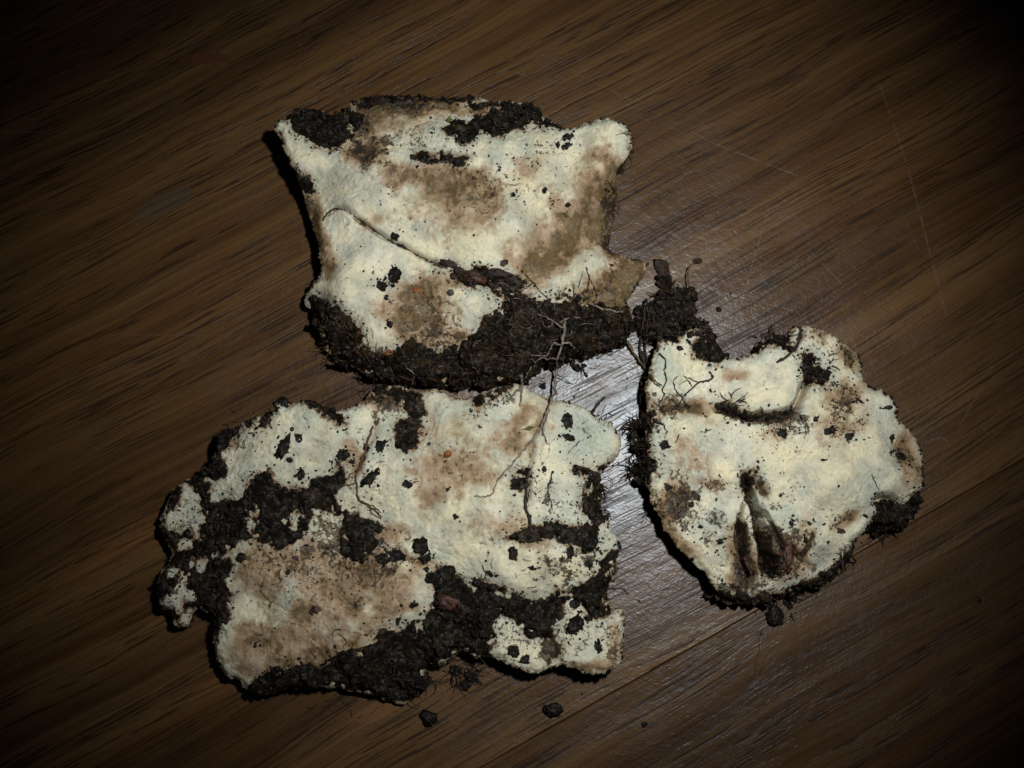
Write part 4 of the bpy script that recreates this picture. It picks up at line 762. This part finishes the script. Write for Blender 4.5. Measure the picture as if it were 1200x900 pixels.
# ------------------------------------------------------------------ loose bits on the table
def loose(px, py, rx, ry, rot, label, seed, group=None, mat=M_SOIL, name='soil_crumb', h=.8):
    x, y = P(px, py, .001); o = clod(name, float(x), float(y), -.00005, rx*PX, ry*PX, -rot, mat, None, h, seed)
    tag(o, label, 'crumb' if name == 'soil_crumb' else 'bark', group); return o
loose(648, 832, 11, 8, .1, 'largest black soil crumb lying alone on the wood beside the banded piece', 5)
loose(503, 841, 9, 8, .2, 'rounded black soil crumb on the wood below the thick soil band', 9)
loose(908, 719, 9, 11, .1, 'black soil crumb just off the tip of the furrowed piece', 15)
trail = 'crumbs trailing off the furrowed piece'
loose(918, 700, 4, 3, 0, 'first small crumb of the trail, right against the furrowed piece', 33, trail)
loose(923, 706, 4, 4, 0, 'second small crumb of the trail running from the large crumb along the furrowed piece', 30, trail)
loose(927, 711, 3, 3, 0, 'smallest crumb of the trail beside the large crumb off the furrowed piece', 34, trail)
loose(931, 701, 5, 3, .4, 'elongated crumb in the middle of the trail off the furrowed piece', 31, trail)
loose(936, 694, 4, 4, 0, 'last crumb of the trail, farthest from the large crumb', 32, trail)
loose(755, 850, 3.5, 3, 0, 'tiny dark crumb on bare wood beyond the plank joint', 41)
loose(843, 362, 3.5, 3, 0, 'tiny dark crumb beside the mossy tuft', 43)
loose(1148, 703, 4, 3, .3, 'flat brown crumb on the dark plank near the oval stain', 44, mat=M_SOIL2, h=.3)
heap = 'crumbs fallen beside the banded piece'
loose(552, 793, 9, 5, .3, 'longest crumb of the loose heap beside the banded piece', 50, heap)
loose(545, 803, 6, 5, 0, 'smallest crumb of the loose heap, farthest from the banded piece', 51, heap)
loose(535, 786, 8, 5, .4, 'crumb of the loose heap touching the thick soil band', 52, heap)
bits = 'soil bits between the larger pieces'
loose(676, 431, 6, 4, .6, 'largest soil bit on the shiny wood beside the white scratch', 60, bits)
loose(684, 428, 3, 3, 0, 'tiny round soil bit touching the white scratch on the shiny wood', 61, bits)
loose(671, 425, 3, 5, 0, 'narrow soil bit under the soil edge on the shiny wood', 62, bits)
loose(636, 452, 4, 3, 0, 'small soil bit on the wood between the two grey roots', 63, bits)
x_, y_ = P(680, 433); 
tag(root('rootlet', [(893, 742), (889, 750), (890, 760), (886, 772), (885, 785), (880, 797), (877, 806)], .55, .35, M_DROOT, None, table_z, extra=[([(893, 742), (890, 745)], 1.6, 1.0)]), 'thin dark root hair lying on bare wood', 'root')
tag(root('rootlet', [(681, 431), (685, 437), (688, 442)], 1.8, 2.2, M_DROOT, None, table_z, jit=.3), 'short black root stub beside the white scratch', 'root')
tag(root('rootlet', [(1084, 519), (1092, 515), (1101, 513), (1108, 516), (1113, 523)], .5, .4, M_ROOT, None, table_z, jit=.3), 'fine pale curled fibre on the dark wood', 'fibre')

# fine grit shed around the pieces
gx_, gy_, gr_ = [], [], []
for (px, py, rx, ry, n) in [(560, 800, 60, 16, 46), (700, 800, 30, 12, 14), (930, 705, 40, 16, 40), (1040, 640, 30, 14, 22), (400, 825, 90, 10, 26), (690, 450, 36, 24, 26), (735, 560, 14, 60, 30), (840, 360, 24, 30, 20), (300, 470, 60, 14, 18), (380, 440, 20, 14, 14), (185, 650, 12, 60, 16), (735, 740, 16, 40, 14)]:
    x, y = P(px+rng.normal(size=n)*rx*.7, py+rng.normal(size=n)*ry*.7); gx_.append(x); gy_.append(y); gr_.append((.35+1.3*rng.random(n)**4)*PX)
gx_, gy_, gr_ = map(np.concatenate, (gx_, gy_, gr_))
V_, F_ = crumbs(gx_, gy_, np.zeros(len(gx_)), gr_)
tag(link('soil_grit', V_, F_, M_SOIL2, None, smooth=False), 'fine dark soil grit sprinkled on the wood around the fungus pieces', 'grit', kind='stuff')
